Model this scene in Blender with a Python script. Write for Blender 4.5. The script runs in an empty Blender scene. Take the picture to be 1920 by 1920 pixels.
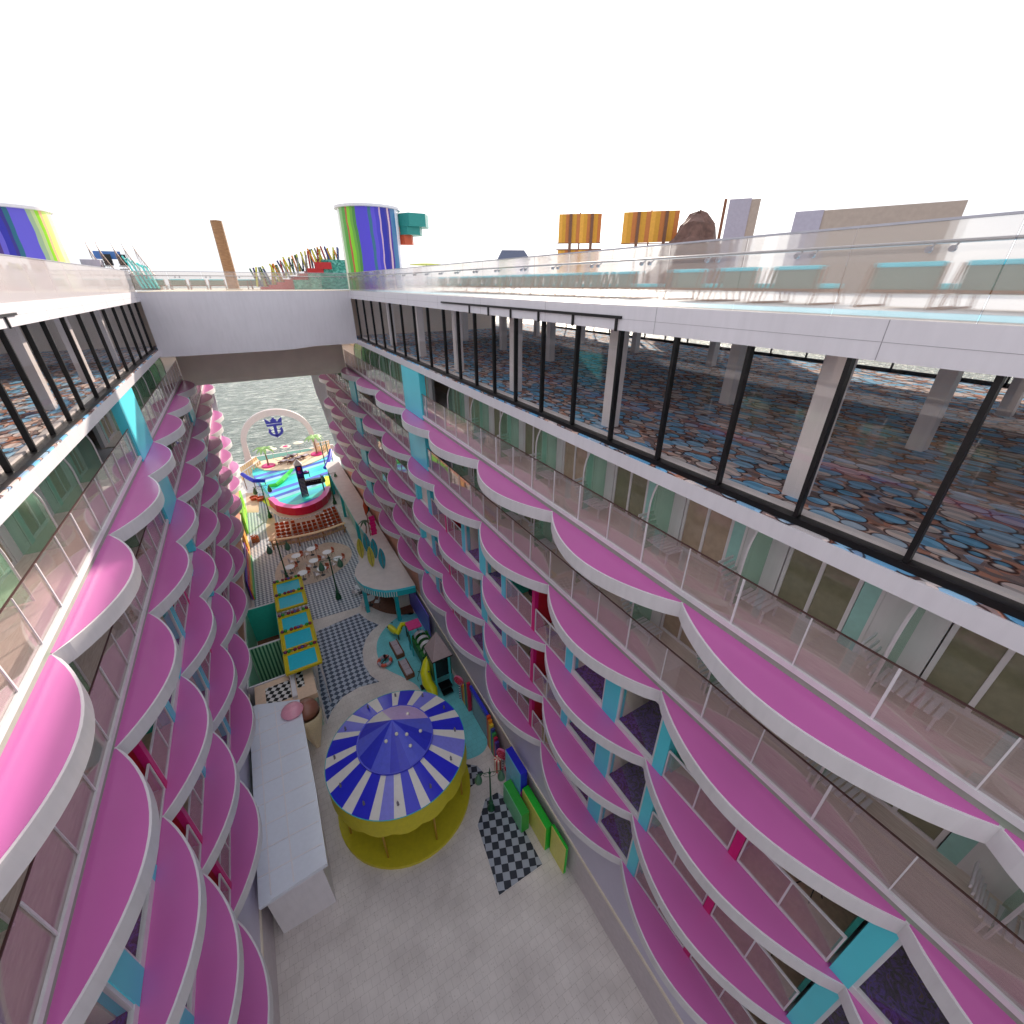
import bpy, math, random
from mathutils import Vector, Matrix
random.seed(7)
sc = bpy.context.scene
COL = sc.collection
R = math.radians
pi = math.pi

# ------------------------------------------------------------------ materials
def lin(c):
    return tuple(((x/255.)/12.92 if x <= 10 else (((x/255.)+.055)/1.055)**2.4) for x in c)
MATS = {}
def mat(name, rgb, rough=.5, metal=0., var=.06, scale=6., spec=.5, bump=0., bscale=40., emit=None):
    """painted or plain surface; rgb is the 0-255 colour of the thing itself, with slight uneven wear"""
    if name in MATS: return MATS[name]
    m = bpy.data.materials.new(name); m.use_nodes = True
    nt = m.node_tree; b = nt.nodes['Principled BSDF']
    c = lin(rgb)
    tc = nt.nodes.new('ShaderNodeTexCoord'); nz = nt.nodes.new('ShaderNodeTexNoise')
    nz.inputs['Scale'].default_value = scale; nz.inputs['Detail'].default_value = 4
    nt.links.new(tc.outputs['Object'], nz.inputs['Vector'])
    rp = nt.nodes.new('ShaderNodeValToRGB')
    rp.color_ramp.elements[0].position = .3; rp.color_ramp.elements[1].position = .7
    rp.color_ramp.elements[0].color = tuple(x*(1-var) for x in c)+(1,)
    rp.color_ramp.elements[1].color = tuple(min(1, x*(1+var)) for x in c)+(1,)
    nt.links.new(nz.outputs['Fac'], rp.inputs['Fac']); nt.links.new(rp.outputs['Color'], b.inputs['Base Color'])
    b.inputs['Roughness'].default_value = rough; b.inputs['Metallic'].default_value = metal
    b.inputs['Specular IOR Level'].default_value = spec
    if bump:
        n2 = nt.nodes.new('ShaderNodeTexNoise'); n2.inputs['Scale'].default_value = bscale
        nt.links.new(tc.outputs['Object'], n2.inputs['Vector'])
        bp = nt.nodes.new('ShaderNodeBump'); bp.inputs['Strength'].default_value = bump; bp.inputs['Distance'].default_value = .02
        nt.links.new(n2.outputs['Fac'], bp.inputs['Height']); nt.links.new(bp.outputs['Normal'], b.inputs['Normal'])
    if emit:
        b.inputs['Emission Color'].default_value = lin(rgb)+(1,); b.inputs['Emission Strength'].default_value = emit
    MATS[name] = m
    return m
def nodemat(name):
    m = bpy.data.materials.new(name); m.use_nodes = True; MATS[name] = m
    return m, m.node_tree, m.node_tree.nodes['Principled BSDF']
def ramp(nt, stops, interp='LINEAR'):
    r = nt.nodes.new('ShaderNodeValToRGB'); cr = r.color_ramp; cr.interpolation = interp
    while len(cr.elements) < len(stops): cr.elements.new(.5)
    for e, (p, c) in zip(cr.elements, stops): e.position = p; e.color = lin(c)+(1,)
    return r
def glassmat(name, tint, refl=.12, blur=0., rough=.02, haze=0., hazecol=(230, 225, 225), fres=.45):
    """sheet glass: see-through with Fresnel reflection; blur mixes in a share of frosted see-through"""
    m = bpy.data.materials.new(name); m.use_nodes = True; nt = m.node_tree; nt.nodes.clear()
    out = nt.nodes.new('ShaderNodeOutputMaterial'); tr = nt.nodes.new('ShaderNodeBsdfTransparent')
    tr.inputs['Color'].default_value = lin(tint)+(1,)
    gl = nt.nodes.new('ShaderNodeBsdfGlossy'); gl.inputs['Roughness'].default_value = rough
    lw = nt.nodes.new('ShaderNodeLayerWeight'); lw.inputs['Blend'].default_value = .25
    pw = nt.nodes.new('ShaderNodeMath'); pw.operation = 'POWER'; pw.inputs[1].default_value = 4.
    nt.links.new(lw.outputs['Facing'], pw.inputs[0]); lw.inputs['Blend'].default_value = .5
    mth = nt.nodes.new('ShaderNodeMath'); mth.operation = 'MULTIPLY_ADD'; mth.use_clamp = True
    mth.inputs[1].default_value = fres; mth.inputs[2].default_value = refl*.3
    nt.links.new(pw.outputs[0], mth.inputs[0])
    src = tr.outputs[0]
    if blur:
        rf = nt.nodes.new('ShaderNodeBsdfRefraction'); rf.inputs['IOR'].default_value = 1.04
        rf.inputs['Roughness'].default_value = .22; rf.inputs['Color'].default_value = lin(tint)+(1,)
        mx = nt.nodes.new('ShaderNodeMixShader'); mx.inputs[0].default_value = blur
        nt.links.new(src, mx.inputs[1]); nt.links.new(rf.outputs[0], mx.inputs[2]); src = mx.outputs[0]
    if haze:
        df = nt.nodes.new('ShaderNodeBsdfTranslucent'); df.inputs['Color'].default_value = lin(hazecol)+(1,)
        d2 = nt.nodes.new('ShaderNodeBsdfDiffuse'); d2.inputs['Color'].default_value = lin(hazecol)+(1,)
        m3 = nt.nodes.new('ShaderNodeMixShader'); m3.inputs[0].default_value = .5
        nt.links.new(df.outputs[0], m3.inputs[1]); nt.links.new(d2.outputs[0], m3.inputs[2])
        mx = nt.nodes.new('ShaderNodeMixShader'); mx.inputs[0].default_value = haze
        nt.links.new(src, mx.inputs[1]); nt.links.new(m3.outputs[0], mx.inputs[2]); src = mx.outputs[0]
    mx = nt.nodes.new('ShaderNodeMixShader')
    nt.links.new(mth.outputs[0], mx.inputs[0]); nt.links.new(src, mx.inputs[1]); nt.links.new(gl.outputs[0], mx.inputs[2])
    nt.links.new(mx.outputs[0], out.inputs['Surface'])
    MATS[name] = m
    return m

white = mat('white_paint', (226, 222, 226), .35, var=.03, scale=1.5)
fascia_m = mat('white_fascia', (222, 218, 224), .3, var=.025, scale=.8)
pink = mat('pink_ledge_paint', (206, 104, 178), .38, var=.03, scale=.6, spec=.7)
pb_ = pink.node_tree.nodes['Principled BSDF']; pb_.inputs['Coat Weight'].default_value = .5; pb_.inputs['Coat Roughness'].default_value = .22; pb_.inputs['Coat IOR'].default_value = 1.6
def streaks(m, amt=.10):
    nt = m.node_tree; bs = nt.nodes['Principled BSDF']; src = bs.inputs['Base Color'].links[0].from_socket
    tc = nt.nodes.new('ShaderNodeTexCoord'); mp = nt.nodes.new('ShaderNodeMapping'); mp.inputs['Scale'].default_value = (2.2, 2.2, .35)
    nz = nt.nodes.new('ShaderNodeTexNoise'); nz.inputs['Scale'].default_value = 3.; nz.inputs['Detail'].default_value = 6
    r = ramp(nt, [(.42, (255, 255, 255)), (.72, tuple(int(255*(1-amt)) for _ in range(3)))])
    mx = nt.nodes.new('ShaderNodeMix'); mx.data_type = 'RGBA'; mx.blend_type = 'MULTIPLY'; mx.inputs[0].default_value = 1
    nt.links.new(tc.outputs['Object'], mp.inputs['Vector']); nt.links.new(mp.outputs[0], nz.inputs['Vector']); nt.links.new(nz.outputs['Fac'], r.inputs['Fac'])
    nt.links.new(src, mx.inputs[6]); nt.links.new(r.outputs['Color'], mx.inputs[7]); nt.links.new(mx.outputs[2], bs.inputs['Base Color'])
streaks(white, .025); streaks(fascia_m, .02)
cyan = mat('cyan_panel_paint', (84, 220, 236), .35, var=.04, scale=.7)
teal = mat('teal_wall_paint', (52, 190, 170), .4)
magenta = mat('magenta_paint', (216, 20, 120), .35)
red = mat('red_wall_paint', (200, 20, 50), .4)
black_m = mat('black_metal', (24, 23, 26), .38, .3)
steel = mat('brushed_steel', (170, 168, 176), .28, .9)
lav = mat('lavender_wall', (206, 200, 222), .4, var=.03, scale=1.)
salmon = mat('salmon_wall', (214, 150, 128), .5, var=.06)
beige = mat('beige_deck_plank', (206, 186, 160), .6, var=.12, scale=9.)
cream = mat('cream_wall', (236, 224, 204), .5, var=.03)
taupe = mat('taupe_beam', (250, 235, 218), .5, var=.05, scale=1.)
brown = mat('brown_wood', (120, 72, 44), .55, var=.25, scale=14.)
wood = mat('oiled_teak', (140, 90, 54), .55, var=.25, scale=18.)
tan_m = mat('pale_timber', (226, 194, 150), .6, var=.12, scale=20.)
green_d = mat('dark_green_iron', (26, 84, 54), .4, .2)
green_l = mat('lime_green', (130, 215, 40), .4)
yellow = mat('yellow_plastic', (214, 214, 30), .3, var=.08, scale=4.)
blue = mat('deep_blue_paint', (38, 38, 196), .32, var=.08)
violet = mat('violet_paint', (92, 76, 214), .35, var=.08)
lilac = mat('lilac_paint', (206, 176, 222), .35)
orange = mat('burnt_orange_seat', (176, 74, 30), .5, var=.15)
terracotta = mat('terracotta_paint', (196, 84, 50), .5)
aqua_m = mat('aqua_cushion', (96, 210, 226), .7, var=.05)
olive = mat('olive_sling', (126, 134, 120), .8, var=.08, scale=30)
grey_m = mat('grey_cushion', (178, 166, 176), .7)
black_sat = mat('black_satin', (14, 14, 18), .3)
dark_glass = mat('dark_door_glass', (132, 130, 106), .06, 0, var=.1, spec=1.)
brown_glass = mat('bronze_door_glass', (178, 158, 138), .06, 0, var=.1, spec=1.)
green_glass = glassmat('green_frosted_glass', (222, 244, 232), .2, haze=.16, hazecol=(206, 236, 220))
rail_glass = glassmat('rail_glass', (254, 248, 248), .35, blur=0, haze=.13, hazecol=(236, 220, 222))
deck_glass = glassmat('deck_rail_glass', (246, 244, 242), .1, blur=.55, haze=.1, hazecol=(240, 236, 236))
frost = glassmat('white_frosted_glass', (246, 240, 238), .15, haze=.72, hazecol=(226, 220, 220))
win_glass = glassmat('lounge_glass', (254, 252, 250), .12, fres=.3)
clear = glassmat('clear_glass', (254, 254, 254), .1, fres=.3)
deck_white = mat('white_deck', (204, 208, 214), .45, var=.04, scale=3)
deck_blue = mat('light_blue_deck', (150, 212, 236), .4)
grey_stone = mat('grey_render', (166, 158, 172), .6)
tan_stone = mat('tan_render', (168, 150, 138), .6)

def wood_mat(name, a, b, sx=1., sy=12.):
    m, nt, bs = nodemat(name)
    tc = nt.nodes.new('ShaderNodeTexCoord'); mp = nt.nodes.new('ShaderNodeMapping'); mp.inputs['Scale'].default_value = (sx, sy, sy)
    nz = nt.nodes.new('ShaderNodeTexNoise'); nz.inputs['Scale'].default_value = 3; nz.inputs['Detail'].default_value = 6
    r = ramp(nt, [(.3, a), (.7, b)])
    nt.links.new(tc.outputs['Object'], mp.inputs['Vector']); nt.links.new(mp.outputs[0], nz.inputs['Vector'])
    nt.links.new(nz.outputs['Fac'], r.inputs['Fac']); nt.links.new(r.outputs['Color'], bs.inputs['Base Color'])
    bs.inputs['Roughness'].default_value = .45
    return m
balc_floor = wood_mat('balcony_plank', (218, 202, 190), (242, 230, 220), 12., 1.)
bar_floor = wood_mat('bar_timber_floor', (92, 52, 36), (140, 86, 62), 14., 1.5)
mast_wood = wood_mat('mast_wood', (120, 84, 56), (176, 132, 92), 1., 1.)
MATS['mast_wood'].node_tree.nodes['Mapping'].inputs['Scale'].default_value = (1, 1, 14)

def checker_mat(name, a, b, scale, rot=0., rough=.5, sy=1.):
    m, nt, bs = nodemat(name)
    tc = nt.nodes.new('ShaderNodeTexCoord'); mp = nt.nodes.new('ShaderNodeMapping')
    mp.inputs['Rotation'].default_value = (0, 0, rot); mp.inputs['Location'].default_value = (0, 0, .37); mp.inputs['Scale'].default_value = (1, sy, 1)
    ck = nt.nodes.new('ShaderNodeTexChecker'); ck.inputs['Scale'].default_value = scale
    ck.inputs['Color1'].default_value = lin(a)+(1,); ck.inputs['Color2'].default_value = lin(b)+(1,)
    nz = nt.nodes.new('ShaderNodeTexNoise'); nz.inputs['Scale'].default_value = 2.2; nz.inputs['Detail'].default_value = 5
    mx = nt.nodes.new('ShaderNodeMix'); mx.data_type = 'RGBA'; mx.blend_type = 'MULTIPLY'; mx.inputs[0].default_value = .18
    nt.links.new(tc.outputs['Object'], mp.inputs['Vector']); nt.links.new(mp.outputs[0], ck.inputs['Vector'])
    nt.links.new(tc.outputs['Object'], nz.inputs['Vector'])
    nt.links.new(ck.outputs['Color'], mx.inputs[6]); nt.links.new(nz.outputs['Fac'], mx.inputs[7])
    nt.links.new(mx.outputs[2], bs.inputs['Base Color']); bs.inputs['Roughness'].default_value = rough
    return m
diamond = checker_mat('diamond_tile', (76, 88, 112), (184, 194, 212), 3.6, R(45))
weave = checker_mat('woven_tile', (104, 118, 140), (218, 224, 232), 4.6, R(45))
hound = checker_mat('black_and_white_panel', (8, 8, 10), (225, 222, 220), 4.2, R(30))
def terrazzo(name, a, b, dots=None):
    m, nt, bs = nodemat(name)
    tc = nt.nodes.new('ShaderNodeTexCoord'); v = nt.nodes.new('ShaderNodeTexVoronoi'); v.inputs['Scale'].default_value = 7
    r = ramp(nt, [(.0, b), (.12, b), (.16, a), (1, a)])
    nz = nt.nodes.new('ShaderNodeTexNoise'); nz.inputs['Scale'].default_value = .7; nz.inputs['Detail'].default_value = 6
    r2 = ramp(nt, [(.3, (228, 226, 226)), (.7, (255, 255, 255))])
    mx = nt.nodes.new('ShaderNodeMix'); mx.data_type = 'RGBA'; mx.blend_type = 'MULTIPLY'; mx.inputs[0].default_value = 1
    nt.links.new(tc.outputs['Object'], v.inputs['Vector']); nt.links.new(tc.outputs['Object'], nz.inputs['Vector'])
    nt.links.new(v.outputs['Distance'], r.inputs['Fac']); nt.links.new(nz.outputs['Fac'], r2.inputs['Fac'])
    nt.links.new(r.outputs['Color'], mx.inputs[6]); nt.links.new(r2.outputs['Color'], mx.inputs[7])
    br_ = nt.nodes.new('ShaderNodeTexBrick'); br_.inputs['Scale'].default_value = 2.2; br_.inputs['Mortar Size'].default_value = .012; br_.inputs['Brick Width'].default_value = .7; br_.inputs['Row Height'].default_value = .7
    br_.inputs['Color1'].default_value = (1, 1, 1, 1); br_.inputs['Color2'].default_value = (.93, .93, .93, 1); br_.inputs['Mortar'].default_value = (.62, .6, .58, 1)
    nt.links.new(tc.outputs['Object'], br_.inputs['Vector'])
    mz = nt.nodes.new('ShaderNodeMix'); mz.data_type = 'RGBA'; mz.blend_type = 'MULTIPLY'; mz.inputs[0].default_value = .8
    nt.links.new(mx.outputs[2], mz.inputs[6]); nt.links.new(br_.outputs['Color'], mz.inputs[7])
    nt.links.new(mz.outputs[2], bs.inputs['Base Color']); bs.inputs['Roughness'].default_value = .55
    return m
terr = terrazzo('pale_terrazzo', (232, 224, 220), (206, 196, 190))
terr2 = terrazzo('speckled_terrazzo', (222, 204, 186), (120, 96, 84))
path_m = terrazzo('sand_path', (220, 190, 160), (196, 168, 140))
teal_floor = terrazzo('teal_splash_floor', (120, 214, 224), (100, 198, 214))

def carpet_mat():
    m, nt, bs = nodemat('pebble_carpet')
    tc = nt.nodes.new('ShaderNodeTexCoord'); mp = nt.nodes.new('ShaderNodeMapping'); mp.inputs['Scale'].default_value = (1.2, .8, 1)
    mp.inputs['Rotation'].default_value = (0, 0, R(12))
    v = nt.nodes.new('ShaderNodeTexVoronoi'); v.feature = 'F1'; v.inputs['Scale'].default_value = 2.6; v.inputs['Randomness'].default_value = .75
    v2 = nt.nodes.new('ShaderNodeTexVoronoi'); v2.feature = 'F1'; v2.inputs['Scale'].default_value = 5.2
    sep = nt.nodes.new('ShaderNodeSeparateColor'); sep2 = nt.nodes.new('ShaderNodeSeparateColor')
    peb = ramp(nt, [(0, (140, 206, 236)), (.22, (176, 220, 240)), (.4, (252, 228, 212)), (.56, (150, 210, 238)), (.7, (206, 226, 234)), (.82, (253, 232, 214))], 'CONSTANT')
    gnd = ramp(nt, [(0, (166, 140, 130)), (.3, (214, 150, 122)), (.5, (172, 200, 222)), (.65, (176, 146, 136)), (.8, (246, 206, 180))], 'CONSTANT')
    edge = ramp(nt, [(0, (255, 255, 255)), (.52, (255, 255, 255)), (.54, (0, 0, 0)), (1, (0, 0, 0))])
    line = ramp(nt, [(0, (255, 255, 255)), (.49, (255, 255, 255)), (.52, (120, 106, 108)), (.56, (120, 106, 108)), (.59, (255, 255, 255)), (1, (255, 255, 255))])
    wv = nt.nodes.new('ShaderNodeTexWave'); wv.inputs['Scale'].default_value = 1.3; wv.inputs['Distortion'].default_value = 6
    wv.inputs['Detail'].default_value = 2
    wr = ramp(nt, [(0, (196, 206, 225)), (.5, (235, 240, 255)), (1, (255, 255, 255))], 'CONSTANT')
    L = nt.links.new
    L(tc.outputs['Object'], mp.inputs['Vector']); L(mp.outputs[0], v.inputs['Vector']); L(mp.outputs[0], v2.inputs['Vector'])
    L(tc.outputs['Object'], wv.inputs['Vector'])
    L(v.outputs['Color'], sep.inputs[0]); L(v2.outputs['Color'], sep2.inputs[0]); L(sep.outputs[0], peb.inputs['Fac']); L(sep2.outputs[1], gnd.inputs['Fac'])
    L(v.outputs['Distance'], edge.inputs['Fac']); L(v.outputs['Distance'], line.inputs['Fac']); L(wv.outputs['Fac'], wr.inputs['Fac'])
    m1 = nt.nodes.new('ShaderNodeMix'); m1.data_type = 'RGBA'; L(edge.outputs['Color'], m1.inputs[0]); L(gnd.outputs['Color'], m1.inputs[6]); L(peb.outputs['Color'], m1.inputs[7])
    m2 = nt.nodes.new('ShaderNodeMix'); m2.data_type = 'RGBA'; m2.blend_type = 'MULTIPLY'; m2.inputs[0].default_value = 1
    L(m1.outputs[2], m2.inputs[6]); L(line.outputs['Color'], m2.inputs[7])
    m3 = nt.nodes.new('ShaderNodeMix'); m3.data_type = 'RGBA'; m3.blend_type = 'MULTIPLY'; m3.inputs[0].default_value = 1
    L(m2.outputs[2], m3.inputs[6]); L(wr.outputs['Color'], m3.inputs[7]); L(m3.outputs[2], bs.inputs['Base Color'])
    bs.inputs['Roughness'].default_value = .9; bs.inputs['Specular IOR Level'].default_value = .15
    return m
carpet = carpet_mat()
def purple_carpet():
    m, nt, bs = nodemat('purple_cabin_carpet')
    tc = nt.nodes.new('ShaderNodeTexCoord'); nz = nt.nodes.new('ShaderNodeTexNoise'); nz.inputs['Scale'].default_value = 5
    nz.inputs['Distortion'].default_value = 2.5; nz.inputs['Detail'].default_value = 5
    r = ramp(nt, [(.35, (44, 34, 52)), (.5, (72, 48, 110)), (.58, (92, 62, 170)), (.66, (96, 66, 70))])
    nt.links.new(tc.outputs['Object'], nz.inputs['Vector']); nt.links.new(nz.outputs['Fac'], r.inputs['Fac']); nt.links.new(r.outputs['Color'], bs.inputs['Base Color'])
    bs.inputs['Roughness'].default_value = .9
    return m
purple = purple_carpet()
def water_mat():
    m, nt, bs = nodemat('sea_water')
    tc = nt.nodes.new('ShaderNodeTexCoord'); mp = nt.nodes.new('ShaderNodeMapping'); mp.inputs['Scale'].default_value = (.5, 1.6, 1); mp.inputs['Rotation'].default_value = (0, 0, R(-14))
    n1 = nt.nodes.new('ShaderNodeTexNoise'); n1.inputs['Scale'].default_value = .42; n1.inputs['Detail'].default_value = 9; n1.inputs['Roughness'].default_value = .6; n1.inputs['Distortion'].default_value = 1.1
    bp = nt.nodes.new('ShaderNodeBump'); bp.inputs['Strength'].default_value = 1.; bp.inputs['Distance'].default_value = 2.6
    r = ramp(nt, [(.34, (82, 98, 94)), (.5, (116, 130, 124)), (.6, (160, 170, 162)), (.68, (216, 222, 214))])  # paler upper stops put the ripple highlights into the water colour
    L = nt.links.new
    L(tc.outputs['Object'], mp.inputs['Vector']); L(mp.outputs[0], n1.inputs['Vector']); L(n1.outputs['Fac'], bp.inputs['Height'])
    L(n1.outputs['Fac'], r.inputs['Fac']); L(r.outputs['Color'], bs.inputs['Base Color']); L(bp.outputs['Normal'], bs.inputs['Normal'])
    bs.inputs['Roughness'].default_value = .25; bs.inputs['IOR'].default_value = 1.33
    return m
water = water_mat()
def swirl_mat(name, stops, scale=.35, dist=4., rot=0., rough=.3):
    m, nt, bs = nodemat(name)
    tc = nt.nodes.new('ShaderNodeTexCoord'); mp = nt.nodes.new('ShaderNodeMapping'); mp.inputs['Rotation'].default_value = (0, 0, rot)
    w = nt.nodes.new('ShaderNodeTexWave'); w.inputs['Scale'].default_value = scale; w.inputs['Distortion'].default_value = dist
    w.inputs['Detail'].default_value = 1.5; w.inputs['Detail Scale'].default_value = .4; w.wave_profile = 'SAW'
    r = ramp(nt, stops, 'CONSTANT')
    nt.links.new(tc.outputs['Object'], mp.inputs['Vector']); nt.links.new(mp.outputs[0], w.inputs['Vector'])
    nt.links.new(w.outputs['Fac'], r.inputs['Fac']); nt.links.new(r.outputs['Color'], bs.inputs['Base Color']); bs.inputs['Roughness'].default_value = rough
    return m
pool_swirl = swirl_mat('painted_pool_swirls', [(0, (56, 196, 214)), (.2, (70, 226, 216)), (.38, (88, 110, 214)), (.52, (96, 216, 230)), (.66, (60, 90, 196)), (.78, (150, 206, 226)), (.9, (64, 220, 190))], .045, 7., R(70))
def stripe_tower_mat(name, stops, phase):
    """vertical candy stripes round a drum: colour by angle, each stripe wandering a little"""
    m, nt, bs = nodemat(name)
    tc = nt.nodes.new('ShaderNodeTexCoord'); gr = nt.nodes.new('ShaderNodeTexGradient'); gr.gradient_type = 'RADIAL'
    mp = nt.nodes.new('ShaderNodeMapping'); mp.inputs['Rotation'].default_value = (0, 0, phase)
    nz = nt.nodes.new('ShaderNodeTexNoise'); nz.inputs['Scale'].default_value = .45
    ad = nt.nodes.new('ShaderNodeMath'); ad.operation = 'MULTIPLY_ADD'; ad.inputs[1].default_value = .03
    sb = nt.nodes.new('ShaderNodeMath'); sb.operation = 'SUBTRACT'; sb.inputs[1].default_value = .015
    r = ramp(nt, stops, 'CONSTANT')
    L = nt.links.new
    L(tc.outputs['Object'], mp.inputs['Vector']); L(mp.outputs[0], gr.inputs['Vector']); L(tc.outputs['Object'], nz.inputs['Vector'])
    L(nz.outputs['Fac'], ad.inputs[0]); L(gr.outputs['Fac'], ad.inputs[2]); L(ad.outputs[0], sb.inputs[0]); L(sb.outputs[0], r.inputs['Fac']); L(r.outputs['Color'], bs.inputs['Base Color'])
    bs.inputs['Roughness'].default_value = .25
    return m

# ------------------------------------------------------------------ mesh helpers
class MB:
    def __init__(s): s.v = []; s.f = []; s.mi = []
    def add(s, vs, fs, mi=0):
        n = len(s.v); s.v += [tuple(v) for v in vs]; s.f += [tuple(i+n for i in f) for f in fs]; s.mi += [mi]*len(fs); return s
    def box(s, x0, x1, y0, y1, z0, z1, mi=0):
        x0, x1 = min(x0, x1), max(x0, x1); y0, y1 = min(y0, y1), max(y0, y1); z0, z1 = min(z0, z1), max(z0, z1)
        return s.add([(x0, y0, z0), (x1, y0, z0), (x1, y1, z0), (x0, y1, z0), (x0, y0, z1), (x1, y0, z1), (x1, y1, z1), (x0, y1, z1)],
              [(0, 3, 2, 1), (4, 5, 6, 7), (0, 1, 5, 4), (1, 2, 6, 5), (2, 3, 7, 6), (3, 0, 4, 7)], mi)
    def prism(s, pts, z0, z1, mtop=0, mside=0):
        n = len(pts)
        a = sum(pts[i][0]*pts[(i+1) % n][1]-pts[(i+1) % n][0]*pts[i][1] for i in range(n))
        if a < 0: pts = pts[::-1]
        b = len(s.v)
        s.v += [(p[0], p[1], z0) for p in pts]+[(p[0], p[1], z1) for p in pts]
        s.f.append(tuple(b+i for i in range(n))[::-1]); s.mi.append(mside)
        s.f.append(tuple(b+n+i for i in range(n))); s.mi.append(mtop)
        for i in range(n):
            j = (i+1) % n; s.f.append((b+i, b+j, b+n+j, b+n+i)); s.mi.append(mside)
        return s
    def tube(s, p, q, r, r2=None, n=8, mi=0):
        r2 = r if r2 is None else r2
        p, q = Vector(p), Vector(q); d = (q-p)
        if d.length < 1e-6: return s
        u = d.normalized().orthogonal().normalized(); w = d.normalized().cross(u)
        vs = []
        for c, rr in ((p, r), (q, r2)):
            for i in range(n):
                a = 2*pi*i/n; vs.append(c+u*math.cos(a)*rr+w*math.sin(a)*rr)
        fs = [(i, (i+1) % n, n+(i+1) % n, n+i) for i in range(n)]+[tuple(range(n))[::-1], tuple(range(n, 2*n))]
        return s.add(vs, fs, mi)
    def path(s, pts, r, n=8, mi=0):
        """a swept pipe through pts; r is a radius or a list of radii"""
        pts = [Vector(p) for p in pts]; m = len(pts); rs = r if isinstance(r, (list, tuple)) else [r]*m
        vs = []; up = Vector((0, 0, 1)); prev = None
        for i, p in enumerate(pts):
            d = (pts[min(i+1, m-1)]-pts[max(i-1, 0)]).normalized()
            u = (up-d*up.dot(d)) if prev is None else (prev-d*prev.dot(d))
            u = d.orthogonal() if u.length < .05 else u
            u.normalize(); prev = u; w = d.cross(u)
            for k in range(n):
                a = 2*pi*k/n; vs.append(p+(u*math.cos(a)+w*math.sin(a))*rs[i])
        fs = [(i*n+k, i*n+(k+1) % n, (i+1)*n+(k+1) % n, (i+1)*n+k) for i in range(m-1) for k in range(n)]
        fs += [tuple(range(n))[::-1], tuple(range((m-1)*n, m*n))]
        return s.add(vs, fs, mi)
    def lathe(s, prof, c=(0, 0, 0), n=24, mi=0, a0=0., a1=2*pi):
        full = abs(a1-a0-2*pi) < 1e-6; k = n if full else n+1
        vs = []
        for r, z in prof:
            for i in range(k):
                a = a0+(a1-a0)*i/n; vs.append((c[0]+r*math.cos(a), c[1]+r*math.sin(a), c[2]+z))
        fs = []
        for j in range(len(prof)-1):
            for i in range(n):
                i2 = (i+1) % k; fs.append((j*k+i, j*k+i2, (j+1)*k+i2, (j+1)*k+i))
        return s.add(vs, fs, mi)
    def ball(s, c, r, n=12, mi=0, sz=1.):
        return s.lathe([(max(.0005, r*math.sin(pi*j/6)), -r*sz*math.cos(pi*j/6)) for j in range(7)], c, n, mi)
    def build(s, name, mats, parent=None, loc=None, smooth=False, bevel=0.):
        me = bpy.data.meshes.new(name)
        me.from_pydata(s.v, [], s.f); me.update()
        for m in (mats if isinstance(mats, (list, tuple)) else [mats]): me.materials.append(m)
        me.polygons.foreach_set('material_index', s.mi)
        import bmesh
        bm = bmesh.new(); bm.from_mesh(me); bmesh.ops.recalc_face_normals(bm, faces=bm.faces); bm.to_mesh(me); bm.free()
        if smooth:
            me.polygons.foreach_set('use_smooth', [True]*len(me.polygons))
            try: me.set_sharp_from_angle(angle=R(40))
            except Exception: pass
        o = bpy.data.objects.new(name, me); COL.objects.link(o)
        if parent is not None: o.parent = parent
        if loc: o.location = loc
        if bevel:
            b = o.modifiers.new('bevel', 'BEVEL'); b.width = bevel; b.segments = 2; b.limit_method = 'ANGLE'
        return o
def tag(o, label=None, cat=None, group=None, kind=None):
    if label: o['label'] = label
    if cat: o['category'] = cat
    if group: o['group'] = group
    if kind: o['kind'] = kind
    return o
def thing(name, label, cat, loc=(0, 0, 0), rz=0., group=None):
    o = bpy.data.objects.new(name, None); COL.objects.link(o); o.location = loc; o.rotation_euler = (0, 0, rz)
    o.empty_display_size = .2
    return tag(o, label, cat, group)
def copy_tree(o, parent=None):
    c = o.copy(); COL.objects.link(c); c.parent = parent
    for ch in list(o.children): copy_tree(ch, c)
    return c
def box(name, m, x0, x1, y0, y1, z0, z1, parent=None, bevel=0.):
    return MB().box(x0, x1, y0, y1, z0, z1).build(name, m, parent, bevel=bevel)
def sheet(name, pts, z, m, parent=None, kind=None):
    mb = MB(); mb.v = [(p[0], p[1], z) for p in pts]; mb.f = [tuple(range(len(pts)))]; mb.mi = [0]
    o = mb.build(name, m, parent)
    if kind: o['kind'] = kind
    return o
def smooth_loop(pts, k=6):
    """Catmull-Rom through a closed ring of points"""
    n = len(pts); out = []
    for i in range(n):
        p0, p1, p2, p3 = pts[i-1], pts[i], pts[(i+1) % n], pts[(i+2) % n]
        for j in range(k):
            t = j/k
            out.append(tuple(.5*((2*p1[a])+(-p0[a]+p2[a])*t+(2*p0[a]-5*p1[a]+4*p2[a]-p3[a])*t*t+(-p0[a]+3*p1[a]-3*p2[a]+p3[a])*t**3) for a in (0, 1)))
    return out

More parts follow.
